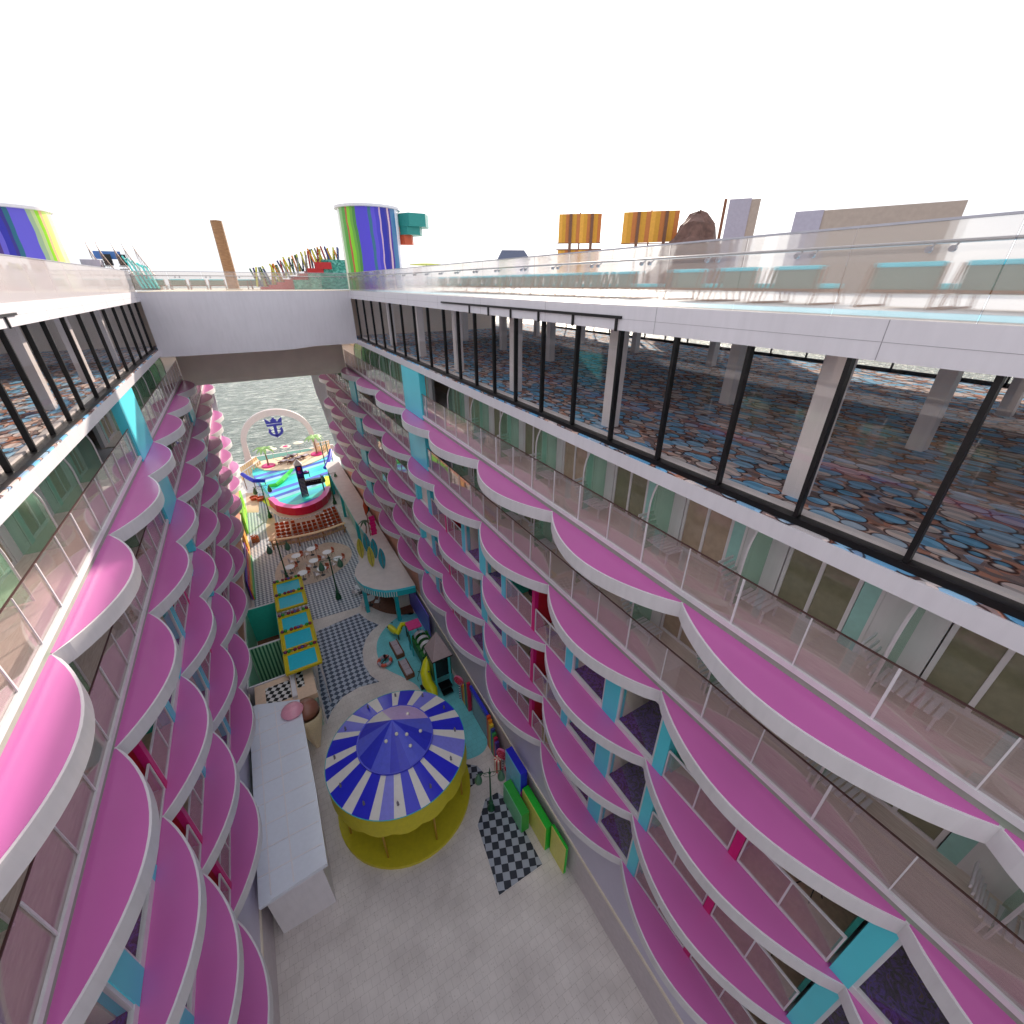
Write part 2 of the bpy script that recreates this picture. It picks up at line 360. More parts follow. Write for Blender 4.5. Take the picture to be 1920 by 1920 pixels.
class Pieces:
    """countable parts of one thing: the hundred that show largest stay single objects, the rest become one part"""
    def __init__(s, parent): s.parent = parent; s.d = {}
    def add(s, name, m, mb): s.d.setdefault(name, []).append((m, mb)); return s
    def box(s, name, m, *a): return s.add(name, m, MB().box(*a))
    def flush(s):
        for name, L in s.d.items():
            def key(e):
                v = e[1].v; n = len(v); c = [sum(q[k] for q in v)/n for k in range(3)]
                d = math.dist(c, (0, 0, 24)); fwd = c[0]*.444+c[1]*.764-(c[2]-24)*.468
                lat = abs(c[0]*.864-c[1]*.503)
                return d if (fwd > .3 and lat < fwd*1.25) else d+500
            L.sort(key=key)
            for m, mb in L[:99]: mb.build(name, m, s.parent)
            if len(L) > 99:
                r = MB(); ms = []
                for m, mb in L[99:]:
                    mm = m if isinstance(m, (list, tuple)) else [m]
                    for q in mm:
                        if q not in ms: ms.append(q)
                    n = len(r.v); r.v += mb.v; r.f += [tuple(i+n for i in f) for f in mb.f]; r.mi += [ms.index(mm[i]) for i in mb.mi]
                r.build(name, ms, s.parent)['kind'] = 'stuff'

# ------------------------------------------------------------------ setting
tag(MB().add([(-9000, -3000, -17), (9000, -3000, -17), (9000, 30000, -17), (-9000, 30000, -17)], [(0, 1, 2, 3)]).build('sea', water), kind='structure')
h = MB().prism([(-24, -30), (26, -30), (26, 58), (20, 66), (8.4, 73.0), (-5.6, 73.0), (-18, 66), (-24, 58)], -19, -.3).build('ship_hull', white)
tag(h, 'white hull under the promenade at the open end over the sea', 'hull')
tag(MB().box(-24, 26, -30, 73, -.3, 0).build('promenade_floor', terr), kind='structure')
# patterned floors, sheets a few mm above one another
zoneB = [(-4.5, 31.3), (3.1, 30.9), (3.9, 32.6), (4.2, 34), (4.9, 40), (4.95, 52), (3.6, 50.9), (1.9, 50.1), (.3, 50.2), (-1.2, 51.6), (-2.2, 54), (-2.6, 60), (-4.5, 60)]
sheet('patterned_floor', zoneB, .004, weave, kind='structure')
sheet('sand_path', smooth_loop([(-2.2, 45), (-1.8, 49.8), (-1.9, 53), (-2.6, 51.5), (-2.8, 48)], 5), .008, path_m, kind='structure')
sheet('sand_floor', [(-4.5, 54.8), (-3.3, 54.2), (-3.1, 57.5), (-3.2, 60.6), (-4.5, 61)], .012, path_m, kind='structure')
sheet('mosaic_floor', smooth_loop([(-2.6, 39.9), (-2.3, 37.3), (.1, 36.3), (2.1, 36.8), (4.0, 38.6), (4.3, 41), (2.6, 43), (.6, 42.4), (-1.4, 42.5)], 5), .016, terr2, kind='structure')
sheet('seating_floor', [(-2.05, 45.0), (.1, 44.3), (2.4, 44.3), (4.85, 45.1), (4.9, 50.6), (3.6, 50.7), (1.9, 49.9), (.3, 50.0), (-1.3, 51.2)], .02, mat('taupe_floor', (176, 152, 140), .6), kind='structure')
zoneA = [(2.9, 30.1), (3.3, 28.9), (3.95, 27.9), (3.3, 27.5), (2.65, 26.8), (2.15, 25.7), (1.95, 24.4), (2.1, 23.2), (2.5, 22.3), (1.2, 22.55), (.1, 22.3), (-.7, 21.6), (-1.2, 20.75), (-1.15, 23), (-.85, 27), (-.45, 29.6)]
sheet('diamond_floor', zoneA, .008, diamond, kind='structure')
sheet('splash_floor', smooth_loop([(6.9, 27.7), (5.6, 28.0), (4.3, 27.3), (3.35, 26.1), (3.0, 24.6), (3.2, 23.2), (4.1, 21.7), (4.7, 20.2), (4.5, 17), (4.4, 15), (5.5, 14.3), (6.6, 14.4), (7.05, 15.6), (7.1, 20), (7.05, 25)], 4), .012, teal_floor, kind='structure')
sheet('checker_floor', [(4.3, 14.5), (5.0, 14.3), (5.7, 13.75), (5.85, 13.2), (5.2, 12.9), (4.5, 12.8)], .008, checker_mat('big_checker', (34, 40, 56), (170, 176, 190), 3.1, R(20)), kind='structure')
sheet('checker_floor', [(5.3, 11.9), (6.0, 11.9), (6.35, 11.2), (6.3, 8), (4, 8), (4.4, 11)], .008, MATS['big_checker'], kind='structure')

# ------------------------------------------------------------------ cabin blocks
YN, YF, YJ, YC = -12., 56.9, 24.65, 21.75
ROWS = [17.6, 14.68, 11.85, 8.95, 6.05]        # pink ledge tops, top row first
LEDGES = [(-11.4, -6.0), (-6.0, -.6), (-.6, 4.7), (4.7, 9.85), (9.85, 15.1), (15.1, 20.5), (19.3, 24.7), (24.7, 30.3), (30.3, 35.7), (35.7, 41.35), (41.3, 46.5), (46.5, 51.9), (51.3, 56.8)]
def ledge_mesh(x0, s, y0, y1, z, dz):
    """half-moon ledge: pink top inside a white upstand, sagging arc outline"""
    n = 20; L = y1-y0; D = .92
    outer = [(x0-s*D*math.sin(pi*i/n)**.82, y0+L*i/n) for i in range(n+1)]
    inner = [(x0-s*max(0, D*math.sin(pi*i/n)**.82-.045), y0+.02+(L-.04)*i/n) for i in range(n+1)]
    outer[0] = (x0, y0); outer[-1] = (x0, y1); inner[0] = (x0, y0+.03); inner[-1] = (x0, y1-.03)
    mb = MB()
    mb.prism([(x0+s*.12, y0)]+outer+[(x0+s*.12, y1)], z-.42+dz, z-.012+dz, 1, 1)
    mb.prism([(x0+s*.11, y0+.03)]+inner+[(x0+s*.11, y1-.03)], z-.05+dz, z+dz, 0, 0)
    return mb
def block(s, x0, label):
    X = lambda d: x0+s*d
    b = thing('cabin_block', label, 'cabin block', (0, 0, 0))
    # shell: wall behind the balconies, floor slabs, lower wall
    MB().box(X(3.6), X(3.8), YN, YF, 0, 20.07).build('rear_wall', cream, b)
    MB().box(X(0), X(3.9), YF, YF+.25, 0, 20.4).build('end_wall', white, b)
    sl = MB()
    for i, z in enumerate(ROWS): sl.box(X(.08), X(3.6), YN, YF-.01, z-.40, z-.03)
    sl.build('floor_slab', white, b)
    lw = MB().box(X(.0), X(.5), YN, YF-.02, 2.5, 5.62)
    lw.build('lower_wall', lav, b)
    MB().box(X(-.06), X(.06), YN, YF-.05, 2.42, 2.56).build('cornice', cream, b)
    MB().box(X(.05), X(.5), YN, YF-.02, 0.0, 2.42).build('shop_wall', mat('pale_shop_wall', (206, 196, 200), .5), b)
    MB().box(X(-.012), X(.0), 26.5, YF-.1, 2.6, 5.6).build('salmon_panel', salmon, b)
    for i, z in enumerate(ROWS):
        for j, (y0, y1) in enumerate(LEDGES):
            if i == 0 and y0 > 41: continue
            ledge_mesh(x0, s, y0, y1, z, -.004*(j % 2)).build('half_moon_ledge', [pink, white], b)
    # cyan bands
    for (y0, y1, z0, z1) in ((YC, YJ, 17.62, 20.05), (YC, YJ, 14.70, 17.18)):
        box('cyan_panel', cyan, X(-.01), X(.3), y0, y1, z0, z1, b)
    for i in range(1, 5):
        box('cyan_panel', cyan, X(-.01), X(.3), 38.9, 41.3, ROWS[i]+.005, ROWS[i-1]-.43, b)
    P = Pieces(b)
    copper = mat('copper_rail', (112, 84, 80), .3, .5); gutter = mat('grey_green_gutter', (150, 164, 148), .5); tpm = mat('pale_teal_panel', (160, 208, 202), .35)
    def glass_row(z, ya, yb, step=1.26, y_ref=-.23):
        """kerb, one sheet of glass per bay, white clips and a thin copper handrail"""
        curb = z+.28
        P.box('rail_kerb', white, X(.0), X(.12), ya, yb, z+.15, curb); P.box('kerb_gutter', gutter, X(.035), X(.12), ya, yb, z-.02, z+.15)
        P.box('handrail', copper, X(.035), X(.072), ya+.005, yb-.005, curb+1.10, curb+1.118)
        y = y_ref; ys = []; k = 0
        while y < yb-.1:
            if y > ya+.1: ys.append((y, k))
            y += step; k += 1
        for y, k in ys:
            w = .02 if k % 2 else .011
            P.box('glass_clip', white, X(.02), X(.045), y-w, y+w, curb, curb+1.1)
        cuts = [ya+.01]+[y for y, k in ys if k % 2]+[yb-.01]
        for p, q in zip(cuts, cuts[1:]): P.box('glass_panel', rail_glass, X(.05), X(.058), p+.004, q-.004, curb, curb+1.10)
    def cabin_backs(z, zt, ya, yb, pitch, depth=1.75):
        """doors and white piers along the back of a balcony row, arched frosted partitions across it"""
        P.box('balcony_floor', balc_floor, X(.12), X(depth+.1), ya, yb, z-.03, z+.03)
        y = ya
        while y < yb-.3:
            e = min(y+pitch, yb); q = (e-y)/2.67
            P.add('door_pier', white, MB().box(X(depth-.05), X(depth+.1), y, y+.62*q, z+.03, zt).box(X(depth-.02), X(depth+.0), y+.25*q, y+.26*q, z+.03, zt).box(X(depth-.07), X(depth-.05), y+.56*q, y+.62*q, z+.03, zt))
            P.add('teal_door_panel', tpm, MB().box(X(depth-.06), X(depth+.1), y+.62*q, y+.9*q, z+.03, zt))
            dm = random.choice([dark_glass, brown_glass, brown_glass, brown_glass])
            P.box('door_glass', dm, X(depth), X(depth+.05), y+.99*q, y+1.58*q, z+.13, zt-.1)
            P.box('door_glass', dm, X(depth), X(depth+.05), y+1.66*q, e-.45*q, z+.13, zt-.1)
            fr = MB()
            for yy in (y+.92*q, y+1.58*q, e-.45*q): fr.box(X(depth-.03), X(depth+.06), yy, yy+.075, z+.03, zt)
            fr.box(X(depth-.025), X(depth+.055), y+.99*q, e-.45*q, z+.03, z+.13).box(X(depth-.025), X(depth+.055), y+.99*q, e-.45*q, zt-.1, zt)
            P.add('door_frame', white, fr)
            P.box('door_pier', white, X(depth-.04), X(depth+.1), e-.35*q, e, z+.03, zt)
            y = e
        y = ya+pitch
        while y < yb-.3:
            n = 8; H = zt-.06-z; D = depth-.06; D0 = depth-.95
            prof = [(D0, z+.06), (D0, z+H*.55)]+[(D0+(D-D0)*(1-math.cos(pi/2*k/n)), z+H*.55+(H*.45)*math.sin(pi/2*k/n)) for k in range(1, n+1)]+[(D, z+.06)]
            vs = [(X(d), y-.008, zz) for d, zz in prof]; m = len(vs)
            P.add('partition', green_glass, MB().add(vs+[(a, y+.008, c) for a, _, c in vs], [tuple(range(m)), tuple(range(m, 2*m))[::-1]]+[(i, (i+1) % m, m+(i+1) % m, m+i) for i in range(m)]))
            P.add('partition_frame', white, MB().path([(X(d), y, zz) for d, zz in prof[:-1]], .028, 5))
            y += pitch
    top = 20.05
    for (z, zt) in ((ROWS[0], top), (ROWS[1], ROWS[0]-.43)):
        glass_row(z, YN, YC-.01); cabin_backs(z, zt, YN, YC-.02, 2.675)
    for i, z in enumerate(ROWS):
        zt = top if i == 0 else ROWS[i-1]-.43
        yb = 41.5 if i == 0 else YF-.05
        if i == 0:
            glass_row(z, YJ+.01, yb); cabin_backs(z, zt, YJ+.01, yb, 2.7)
        else:
            glass_row(z, YJ+.01, 38.88); glass_row(z, 41.32, yb)
            cabin_backs(z, zt, YJ+.01, 38.88, 2.83); cabin_backs(z, zt, 41.32, yb, 2.6)
    def cell_row(z, zt):
        """lower rows: pairs of windows between cyan bands, then two balconies either side of a magenta post"""
        for base in (-7.0-8.9, 1.9-8.9, 1.9, 10.75, 19.6):
            if base < 19:
                for (a, c) in ((2.2, 2.55), (4.1, 4.7), (6.35, 6.7)): P.box('cyan_panel', cyan, X(-.005), X(.3), base+a, base+c, z+.01, zt)
                for (a, c) in ((2.55, 4.1), (4.7, 6.35)):
                    a += base; c += base
                    P.add('window_frame', white, MB().box(X(.0), X(.1), a, c, z-.02, z+.2).box(X(.02), X(.1), a, a+.07, z+.2, zt).box(X(.02), X(.1), c-.07, c, z+.2, zt).box(X(.02), X(.1), a+.07, c-.07, zt-.08, zt))
                    P.box('window_pane', clear, X(.05), X(.056), a+.07, c-.07, z+.2, zt-.08)
                    P.box('cabin_floor', purple, X(.1), X(3.5), a, c, z-.03, z+.12)
                    P.box('cabin_wall', cream, X(.32), X(3.5), c-.02, c+.06, z+.12, zt)
                    P.box('cabin_wall', cream, X(.32), X(3.5), a-.06, a+.02, z+.12, zt)
            else:
                P.box('cyan_panel', cyan, X(-.005), X(.3), base+2.2, base+2.75, z+.01, zt)
                P.box('cabin_wall', taupe, X(.3), X(.4), base+2.75, YJ-.35, z+.01, zt)
                P.box('cyan_panel', cyan, X(-.005), X(.3), YJ-.35, YJ-.01, z+.01, zt)
            P.box('magenta_post', magenta, X(-.005), X(.16), base-.1, base+.1, z+.01, zt)
            P.box('red_partition', red, X(.16), X(2.4), base-.06, base+.05, z+.03, zt)
            for (a, c) in ((.1, 2.2), (-2.15, -.1)):
                P.box('balcony_floor', beige, X(.05), X(2.4), base+a, base+c, z-.03, z+.03)
                P.box('glass_panel', rail_glass, X(.03), X(.038), base+a+.04, base+c-.04, z+.1, z+1.12)
                r = MB().box(X(.01), X(.06), base+a+.02, base+c-.02, z+1.12, z+1.16).box(X(.01), X(.06), base+a+.02, base+c-.02, z+.03, z+.10)
                for q in (a+.02, (a+c)/2, c-.05): r.box(X(.01), X(.06), base+q, base+q+.035, z+.1, z+1.12)
                P.add('balcony_rail', white, r)
            for yy in (base+2.2-.08, base-2.15): P.box('side_wall', teal, X(.3), X(2.4), yy, yy+.08, z+.03, zt)
            P.box('cabin_wall', cream, X(2.4), X(2.5), base-2.15, base+2.2, z+.03, zt)
            P.box('door_glass', brown_glass, X(2.36), X(2.4), base+.4, base+1.7, z+.1, zt-.2)
            P.box('door_glass', brown_glass, X(2.36), X(2.4), base-1.7, base-.4, z+.1, zt-.2)
    for i in (2, 3, 4): cell_row(ROWS[i], ROWS[i-1]-.43)
    P.flush()
    return b
blkR = block(1, 7.2, 'long wall of cabins with half-moon pink ledges on the right, nearer to the camera')
blkL = block(-1, -4.7, 'wall of stacked pink ledges on the left, above the candy stalls')

# balcony furniture in the lower cells (right wall, the ones in view)
def balcony_set(x, y, z, label, n):
    t = thing('balcony_table', label, 'table', (x, y, z), 0, 'tables on the cabin balconies')
    MB().lathe([(.001, .70), (.34, .70), (.34, .73), (.001, .73)], n=18).build('table_top', mat('smoked_table', (50, 46, 52), .3), t)
    m = MB()
    for k in range(4):
        a = k*pi/2+.5; m.tube((.03*math.cos(a), .03*math.sin(a), .68), (.26*math.cos(a), .26*math.sin(a), 0), .012, n=5)
    m.build('table_leg', black_m, t)
k = 0
for zi, z in ((2, ROWS[2]), (3, ROWS[3]), (4, ROWS[4])):
    for y in (9.4, 11.9, .6, 3.1):
        k += 1
        balcony_set(8.1, y, z+.03, 'small round dark table on a cabin balcony beside a magenta post', k)

# slatted shapes added for white reflections and low sills on the glazed balcony rows
bc = thing('reflection_slats', 'white slatted shape standing in for blurred reflections and low sills at the cabin doors', 'reflection slats', (0, 0, 0), 0, 'white slats added for reflections on the upper balconies')
m_ = MB()
for k in range(8): m_.box(-.26, .26, -.5+.12*k, -.42+.12*k, .3, .33)
m_.build('low_slats', white, bc)
m_ = MB()
for k in range(5): m_.box(-.26, .26, .46+.07*k, .49+.07*k, .34+.11*k, .42+.11*k)
m_.build('raised_slats', white, bc)
for (a, d) in ((-.24, -.46), (.24, -.46), (-.24, .4), (.24, .4)): MB().box(a-.02, a+.02, d-.02, d+.02, 0, .3).build('leg', white, bc)
k = 0
for z in (ROWS[0], ROWS[1]):
    for y in (-1.6, 1.05, 3.75, 6.4, 9.1, 11.8, 14.4, 17.1):
        o = bc if k == 0 else copy_tree(bc); k += 1
        o.location = (8.3, y+random.uniform(-.1, .1), z+.03); o.rotation_euler = (0, 0, random.uniform(-.15, .15))

# ------------------------------------------------------------------ glazed lounges above the cabins
MY = [34.1, 32.05, 30.0, 27.95, 25.95, 24.0, 22.0, 20.1, 18.24, 16.8, 15.3, 13.85, 12.38, 10.85, 9.3, 7.74, 6.18, 4.62, 3.1, 1.56, 0, -1.6, -3.2, -4.8, -6.4, -8]
def lounge(s, x0, label):
    X = lambda d: x0+s*d
    b = thing('glazed_lounge', label, 'lounge', (0, 0, 0))
    W = 18.
    box('floor_edge_band', fascia_m, X(-.02), X(.25), YN, 57, 20.07, 20.40, b)
    MB().box(X(.25), X(W), YN, 41.5, 20.1, 20.4).build('lounge_slab', white, b)
    MB().box(X(.0), X(W), YN, 41.5, 20.404, 20.44).build('carpet', carpet, b)
    f = MB().box(X(-.03), X(.3), YN, 57.2, 23.1, 23.6).build('roof_fascia', fascia_m, b)
    MB().box(X(.3), X(W+.5), YN, 57.2, 23.1, 23.57).build('roof_slab', white, b)
    jt = MB()
    for k in range(12): jt.box(X(-.032), X(-.03), YN+3.05+k*3.9, YN+3.06+k*3.9, 23.1, 23.6)
    jt.box(X(-.033), X(-.03), YN, 34.9, 23.33, 23.335).build('panel_joint', mat('joint_grey', (150, 146, 152), .6), b)
    for y in MY: box('mullion', black_m, X(.08), X(.2), y-.034, y+.034, 20.5, 23.1, b)
    MB().box(X(.05), X(.26), YN, 34.9, 20.441, 20.55).build('sill_rail', black_m, b)
    MB().box(X(.262), X(.40), YN, 34.9, 20.441, 20.60).build('sill_trim', white, b)
    g = MB().box(X(.14), X(.15), YN, 34.9, 20.52, 23.1).build('window_pane', win_glass, b)
    # sliding frame hung proud of the fascia over six bays
    fr = MB().box(X(-.08), X(-.035), 7.6, 17.9 if s > 0 else 16.0, 23.33, 23.39)
    for y in MY:
        if 7.6 < y < 15.5: fr.box(X(-.075), X(-.04), y-.03, y+.03, 23.08, 23.33)
    fr.build('hanging_frame', black_m, b)
    for d in (1.05, 6.2, 12.2):
        for y in (-1.5, 3.7, 8.95, 14.2, 19.4, 24.4, 29.9):
            box('column', white, X(d), X(d+.34), y-.17, y+.17, 20.44, 23.1, b)
    MB().box(X(.3), X(12.5), 37.5, 37.8, 20.44, 23.1).build('end_wall', taupe, b)
    wf = MB()
    y = YN
    while y < 37: wf.box(X(W-.08), X(W), y, y+.07, 20.44, 23.1); y += 1.9
    wf.box(X(W-.08), X(W), YN, 37.5, 20.44, 20.6).box(X(W-.08), X(W), YN, 37.5, 21.5, 21.56)
    wf.build('outer_window_frame', black_m, b)
    MB().box(X(W-.045), X(W-.035), YN, 37.5, 20.6, 23.1).build('outer_window_pane', clear, b)
    return b
lounge(1, 7.2, 'glazed lounge with black mullions and pebble patterned carpet at the top of the right wall')
lounge(-1, -4.7, 'glazed lounge with slanting black mullions above the left wall of pink ledges')

# ------------------------------------------------------------------ bridge
br = thing('bridge', 'white bridge joining both walls above the promenade', 'bridge', (1.25, 35, 19.5))
def bloc(o): o.location = Vector((-1.25, -35, -19.5)); return o
n = 24; vs = []; fs = []
for i in range(n+1):
    x = -4.69+11.88*i/n; t = i/n
    zb = 20.0+.14*max(0, min(1, (t-.58)/.22))**2*(3-2*max(0, min(1, (t-.58)/.22)))
    bow = -.12*math.sin(pi*t)
    vs += [(x, 35+bow, zb), (x, 35+bow, 23.6), (x, 35.35, 23.6), (x, 35.35, zb)]
for i in range(n):
    for a in range(4): fs.append((4*i+a, 4*i+(a+1) % 4, 4*i+4+(a+1) % 4, 4*i+4+a))
bloc(MB().add(vs, fs).build('curved_fascia', fascia_m, br, smooth=True))
bloc(MB().box(-4.69, 7.19, 41.5, 56.8, 17.45, 23.56).build('deep_beam', taupe, br))
bloc(MB().box(-4.69, 7.19, 41.44, 41.5, 17.1, 17.45).build('beam_lip', taupe, br))
bloc(MB().box(-4.69, 7.19, 35.35, 41.5, 23.2, 23.56).build('bridge_deck', white, br))
bloc(MB().box(-4.69, 7.19, 34.98, 57, 23.56, 23.6).build('deck_surface', cream, br))

# top deck floor either side
tag(sheet('pool_deck', [(7.5, YN), (25.6, YN), (25.6, 50), (27, 56.9), (7.5, 56.9)], 23.604, deck_white), kind='structure')
tag(sheet('pool_deck', [(-5.0, YN), (-23, YN), (-23, 56.9), (-5.0, 56.9)], 23.604, deck_white), kind='structure')
tag(sheet('blue_deck_strip', [(7.6, YN), (9.3, YN), (9.3, 33), (7.6, 33)], 23.608, deck_blue), kind='structure')

# ------------------------------------------------------------------ glass balustrades of the top deck
def balustrade(name, label, p, q, gm, panel=1.55, side=1, clampstart=.5):
    p, q = Vector(p), Vector(q); d = q-p; L = d.length; ang = math.atan2(d.y, d.x)
    t = thing(name, label, 'balustrade', p, ang, 'glass balustrades round the top deck')
    k = 0; y = 0; g = MB()
    while y < L-.1:
        e = min(y+panel, L); g.box(y+.008, e-.008, -.008, .008, .0, 1.04); y = e
    g.build('glass_panel', gm, t)
    MB().box(0, L, -.022, .022, 1.04, 1.065).build('cap_rail', steel, t)
    MB().tube((0, side*.14, .84), (L, side*.14, .84), .022, n=8).build('handrail', steel, t, smooth=True)
    c = MB(); y = clampstart; j = 0
    while y < L:
        c.tube((y, 0, .76), (y, side*.05, .76), .035, n=10); c.tube((y, side*.05, .76), (y, side*.14, .825), .012, n=6)
        y += (.22 if j % 2 == 0 else 1.33); j += 1
    c.build('rail_clamp', steel, t)
    return t
balustrade('glass_balustrade', 'glass balustrade with steel handrail along the right-hand edge of the top deck', (7.24, YN, 23.6), (7.24, 34.9, 23.6), deck_glass, 1.55, -1)
balustrade('glass_balustrade', 'milky white glass balustrade along the left edge of the top deck', (-4.74, YN, 23.6), (-4.74, 34.9, 23.6), frost, 1.9, 1)
balustrade('glass_balustrade', 'glass balustrade across the front of the white bridge', (-4.7, 35.02, 23.6), (7.2, 35.02, 23.6), deck_glass, 1.7, 1)

# ------------------------------------------------------------------ deck chairs (backs towards the atrium)
def deck_chair():
    t = thing('deck_chair', 'x', 'deck chair')
    MB().box(-.5, .5, -.02, .1, .3, .66).build('backrest', olive, t)           # sling
    MB().box(-.49, .49, -.05, .13, .655, .73).build('head_roll', aqua_m, t, bevel=.02)
    MB().box(-.47, .47, .1, 1.0, .3, .4).build('seat_cushion', aqua_m, t, bevel=.02)
    m = MB().box(-.53, .53, .1, 1.02, .24, .3).box(-.53, .53, -.04, .0, .26, .3)
    m.build('seat_frame', wood, t)
    for sx in (-1, 1):
        MB().tube((sx*.53, -.02, .7), (sx*.56, -.22, 0), .028, n=6).tube((sx*.53, .9, .3), (sx*.55, .98, 0), .028, n=6).tube((sx*.56, -.22, .02), (sx*.55, .98, .02), .02, n=6).build('leg', wood, t)
    return t
dc = deck_chair(); first = True
def place_chair(x, y, rz, label, group):
    global first
    o = dc if first else copy_tree(dc)
    first = False
    o.location = (x, y, 23.61); o.rotation_euler = (0, 0, rz); tag(o, label, 'deck chair', group)
ys = [.2, 1.5, 2.75, 4.0, 6.0, 7.3, 8.75, 11.2, 12.45, 13.7, 14.95, 16.2, 17.45, 18.9, 20.15, 21.4, 22.65, 24.4, 25.7]
for i, y in enumerate(ys):
    place_chair(10.4+random.uniform(-.08, .08), y, -pi/2+random.uniform(-.05, .05), 'olive backed deck chair with aqua cushion, in the row behind the right-hand glass', 'deck chairs in a row behind the right-hand glass balustrade')
for i, x in enumerate((-3.7, -2.3, -1.0, .3, 2.2, 3.0, 4.3, 5.4)):
    o = copy_tree(dc); o.location = (x-1.1, 46+random.uniform(-.1, .1), 23.61); o.rotation_euler = (0, 0, 0)
    tag(o, 'aqua deck chair on the bridge deck behind its glass', 'deck chair', 'deck chairs on the bridge')

# ------------------------------------------------------------------ towers, mast and other things on the top deck
def st_(L): return [(math.acos(1-2*w_)/(2*pi), c_) for w_, c_ in L]
st1 = st_([(0, (220, 226, 214)), (.04, (130, 180, 110)), (.09, (80, 160, 50)), (.14, (190, 96, 60)), (.17, (130, 210, 30)), (.22, (110, 170, 60)), (.26, (74, 140, 60)), (.3, (84, 68, 206)), (.5, (52, 110, 140)), (.54, (92, 76, 206)),
    (.6, (70, 60, 190)), (.66, (206, 170, 200)), (.69, (34, 36, 160)), (.76, (60, 50, 150)), (.79, (222, 184, 196)), (.82, (70, 50, 150)), (.85, (64, 120, 166)), (.93, (226, 226, 238))])+[(.5, (214, 196, 220)), (.56, (84, 60, 160)), (.62, (110, 190, 40)), (.7, (80, 70, 200)), (.8, (210, 170, 190)), (.9, (60, 150, 60))]
def tower(name, label, x, y, r, h, m, extra=None):
    t = thing(name, label, 'tower', (x, y, 23.6))
    MB().lathe([(r*1.02, 0), (r, .6), (r*.99, h*.6), (r*1.0, h), (.01, h)], n=48).build('drum', m, t, smooth=True)
    MB().lathe([(r*1.0, h), (r*1.08, h+.02), (r*1.08, h+.16), (.01, h+.2)], n=48).build('cap', white, t, smooth=True)
    return t
t2 = tower('slide_tower', 'round tower with green, violet and blue stripes behind the bridge, near the centre', 9.75, 36.6+.6, 2.08, 5.0, stripe_tower_mat('green_violet_stripes', st1, R(14.7)))
pod = MB()
for (z0, z1, r_, x_) in ((3.0, 3.6, .55, 0), (3.6, 4.1, .95, .35), (4.1, 4.9, 1.25, .6)):
    pod.lathe([(.01, z0), (r_, z0), (r_, z1), (.01, z1)], (2.2+x_+.3, -.4, 0), 6, 1 if z0 < 3.5 else 0)
pod.box(1.6, 2.6, -.6, -.2, 3.6, 4.9, 1)
pod.build('stepped_pod', [mat('teal_tiles', (36, 138, 130), .4), terracotta], t2)
st2 = st_([(0, (220, 196, 200)), (.24, (74, 44, 120)), (.31, (98, 86, 196)), (.37, (36, 34, 160)), (.45, (44, 34, 130)), (.48, (26, 100, 124)), (.53, (100, 90, 206)), (.72, (160, 186, 150)), (.77, (196, 214, 150)), (.81, (150, 220, 30)), (.85, (244, 190, 140)), (.885, (206, 236, 110)), (.94, (226, 240, 160))])+[(.5, (214, 196, 220)), (.56, (84, 60, 160)), (.62, (110, 190, 40)), (.7, (80, 70, 200)), (.8, (210, 170, 190)), (.9, (60, 150, 60))]
tower('slide_tower', 'round violet, blue and lime striped tower at the far left behind milky glass', -10.45, 41.4, 2.05, 4.2, stripe_tower_mat('violet_lime_stripes', st2, R(-14.2)))
m = thing('mast', 'thick brown mast rising straight up behind the bridge glass', 'mast', (.25, 40.5, 23.6))
MB().lathe([(.37, 0), (.36, 4.2), (.01, 4.25)], n=24).build('mast_pole', mast_wood, m, smooth=True)
MB().box(-.52, .52, -.52, .52, 0, .1).build('mast_foot', cream, m)

# climbing hill with red steps, teal tiles and leaning coloured posts
cl = thing('climbing_course', 'red and teal stepped climbing course with leaning coloured posts, left of the striped tower', 'playground', (2.2, 44.0, 23.6)); cl['category'] = 'play structure'
cm = MB(); tm = MB()
H = [.35, .6, .95, 1.35, 1.75, 2.15, 2.5, 2.8, 2.95, 3.0, 3.0]
for i, hgt in enumerate(H):
    x = i*.62
    if i < 7: cm.box(x, x+.62, .3, 2.2, 0, hgt*.55)
    elif i == 7: cm.box(x, x+.62, .1, 2.2, .9, hgt*.55)
    if i >= 4: tm.box(x, x+.62, -.15 if i < 6 else -.3, .3, 0, (.7 if i < 6 else 1.35 if i < 8 else 2.2))
cm.box(4.35, 5.6, -.5, .2, 1.5, 2.0).box(3.7, 4.9, -.45, .2, 1.2, 1.55)
cm.build('red_steps', mat('red_step_paint', (176, 34, 36), .5), cl)
def tile_mat():
    m, nt, bs = nodemat('teal_mosaic'); tc = nt.nodes.new('ShaderNodeTexCoord'); v = nt.nodes.new('ShaderNodeTexVoronoi'); v.inputs['Scale'].default_value = 9
    sp = nt.nodes.new('ShaderNodeSeparateColor'); r = ramp(nt, [(0, (26, 104, 92)), (.5, (46, 142, 120)), (1, (104, 180, 160))])
    nt.links.new(tc.outputs['Object'], v.inputs['Vector']); nt.links.new(v.outputs['Color'], sp.inputs[0]); nt.links.new(sp.outputs[0], r.inputs['Fac']); nt.links.new(r.outputs['Color'], bs.inputs['Base Color'])
    return m
tm.build('tiled_wall', tile_mat(), cl)
post_cols = [mat('post_yellow', (196, 196, 50), .5), mat('post_red', (150, 40, 32), .5), mat('post_green', (30, 92, 50), .5), mat('post_blue', (50, 62, 120), .5), mat('post_grey', (130, 140, 140), .5), mat('post_orange', (220, 140, 40), .5)]
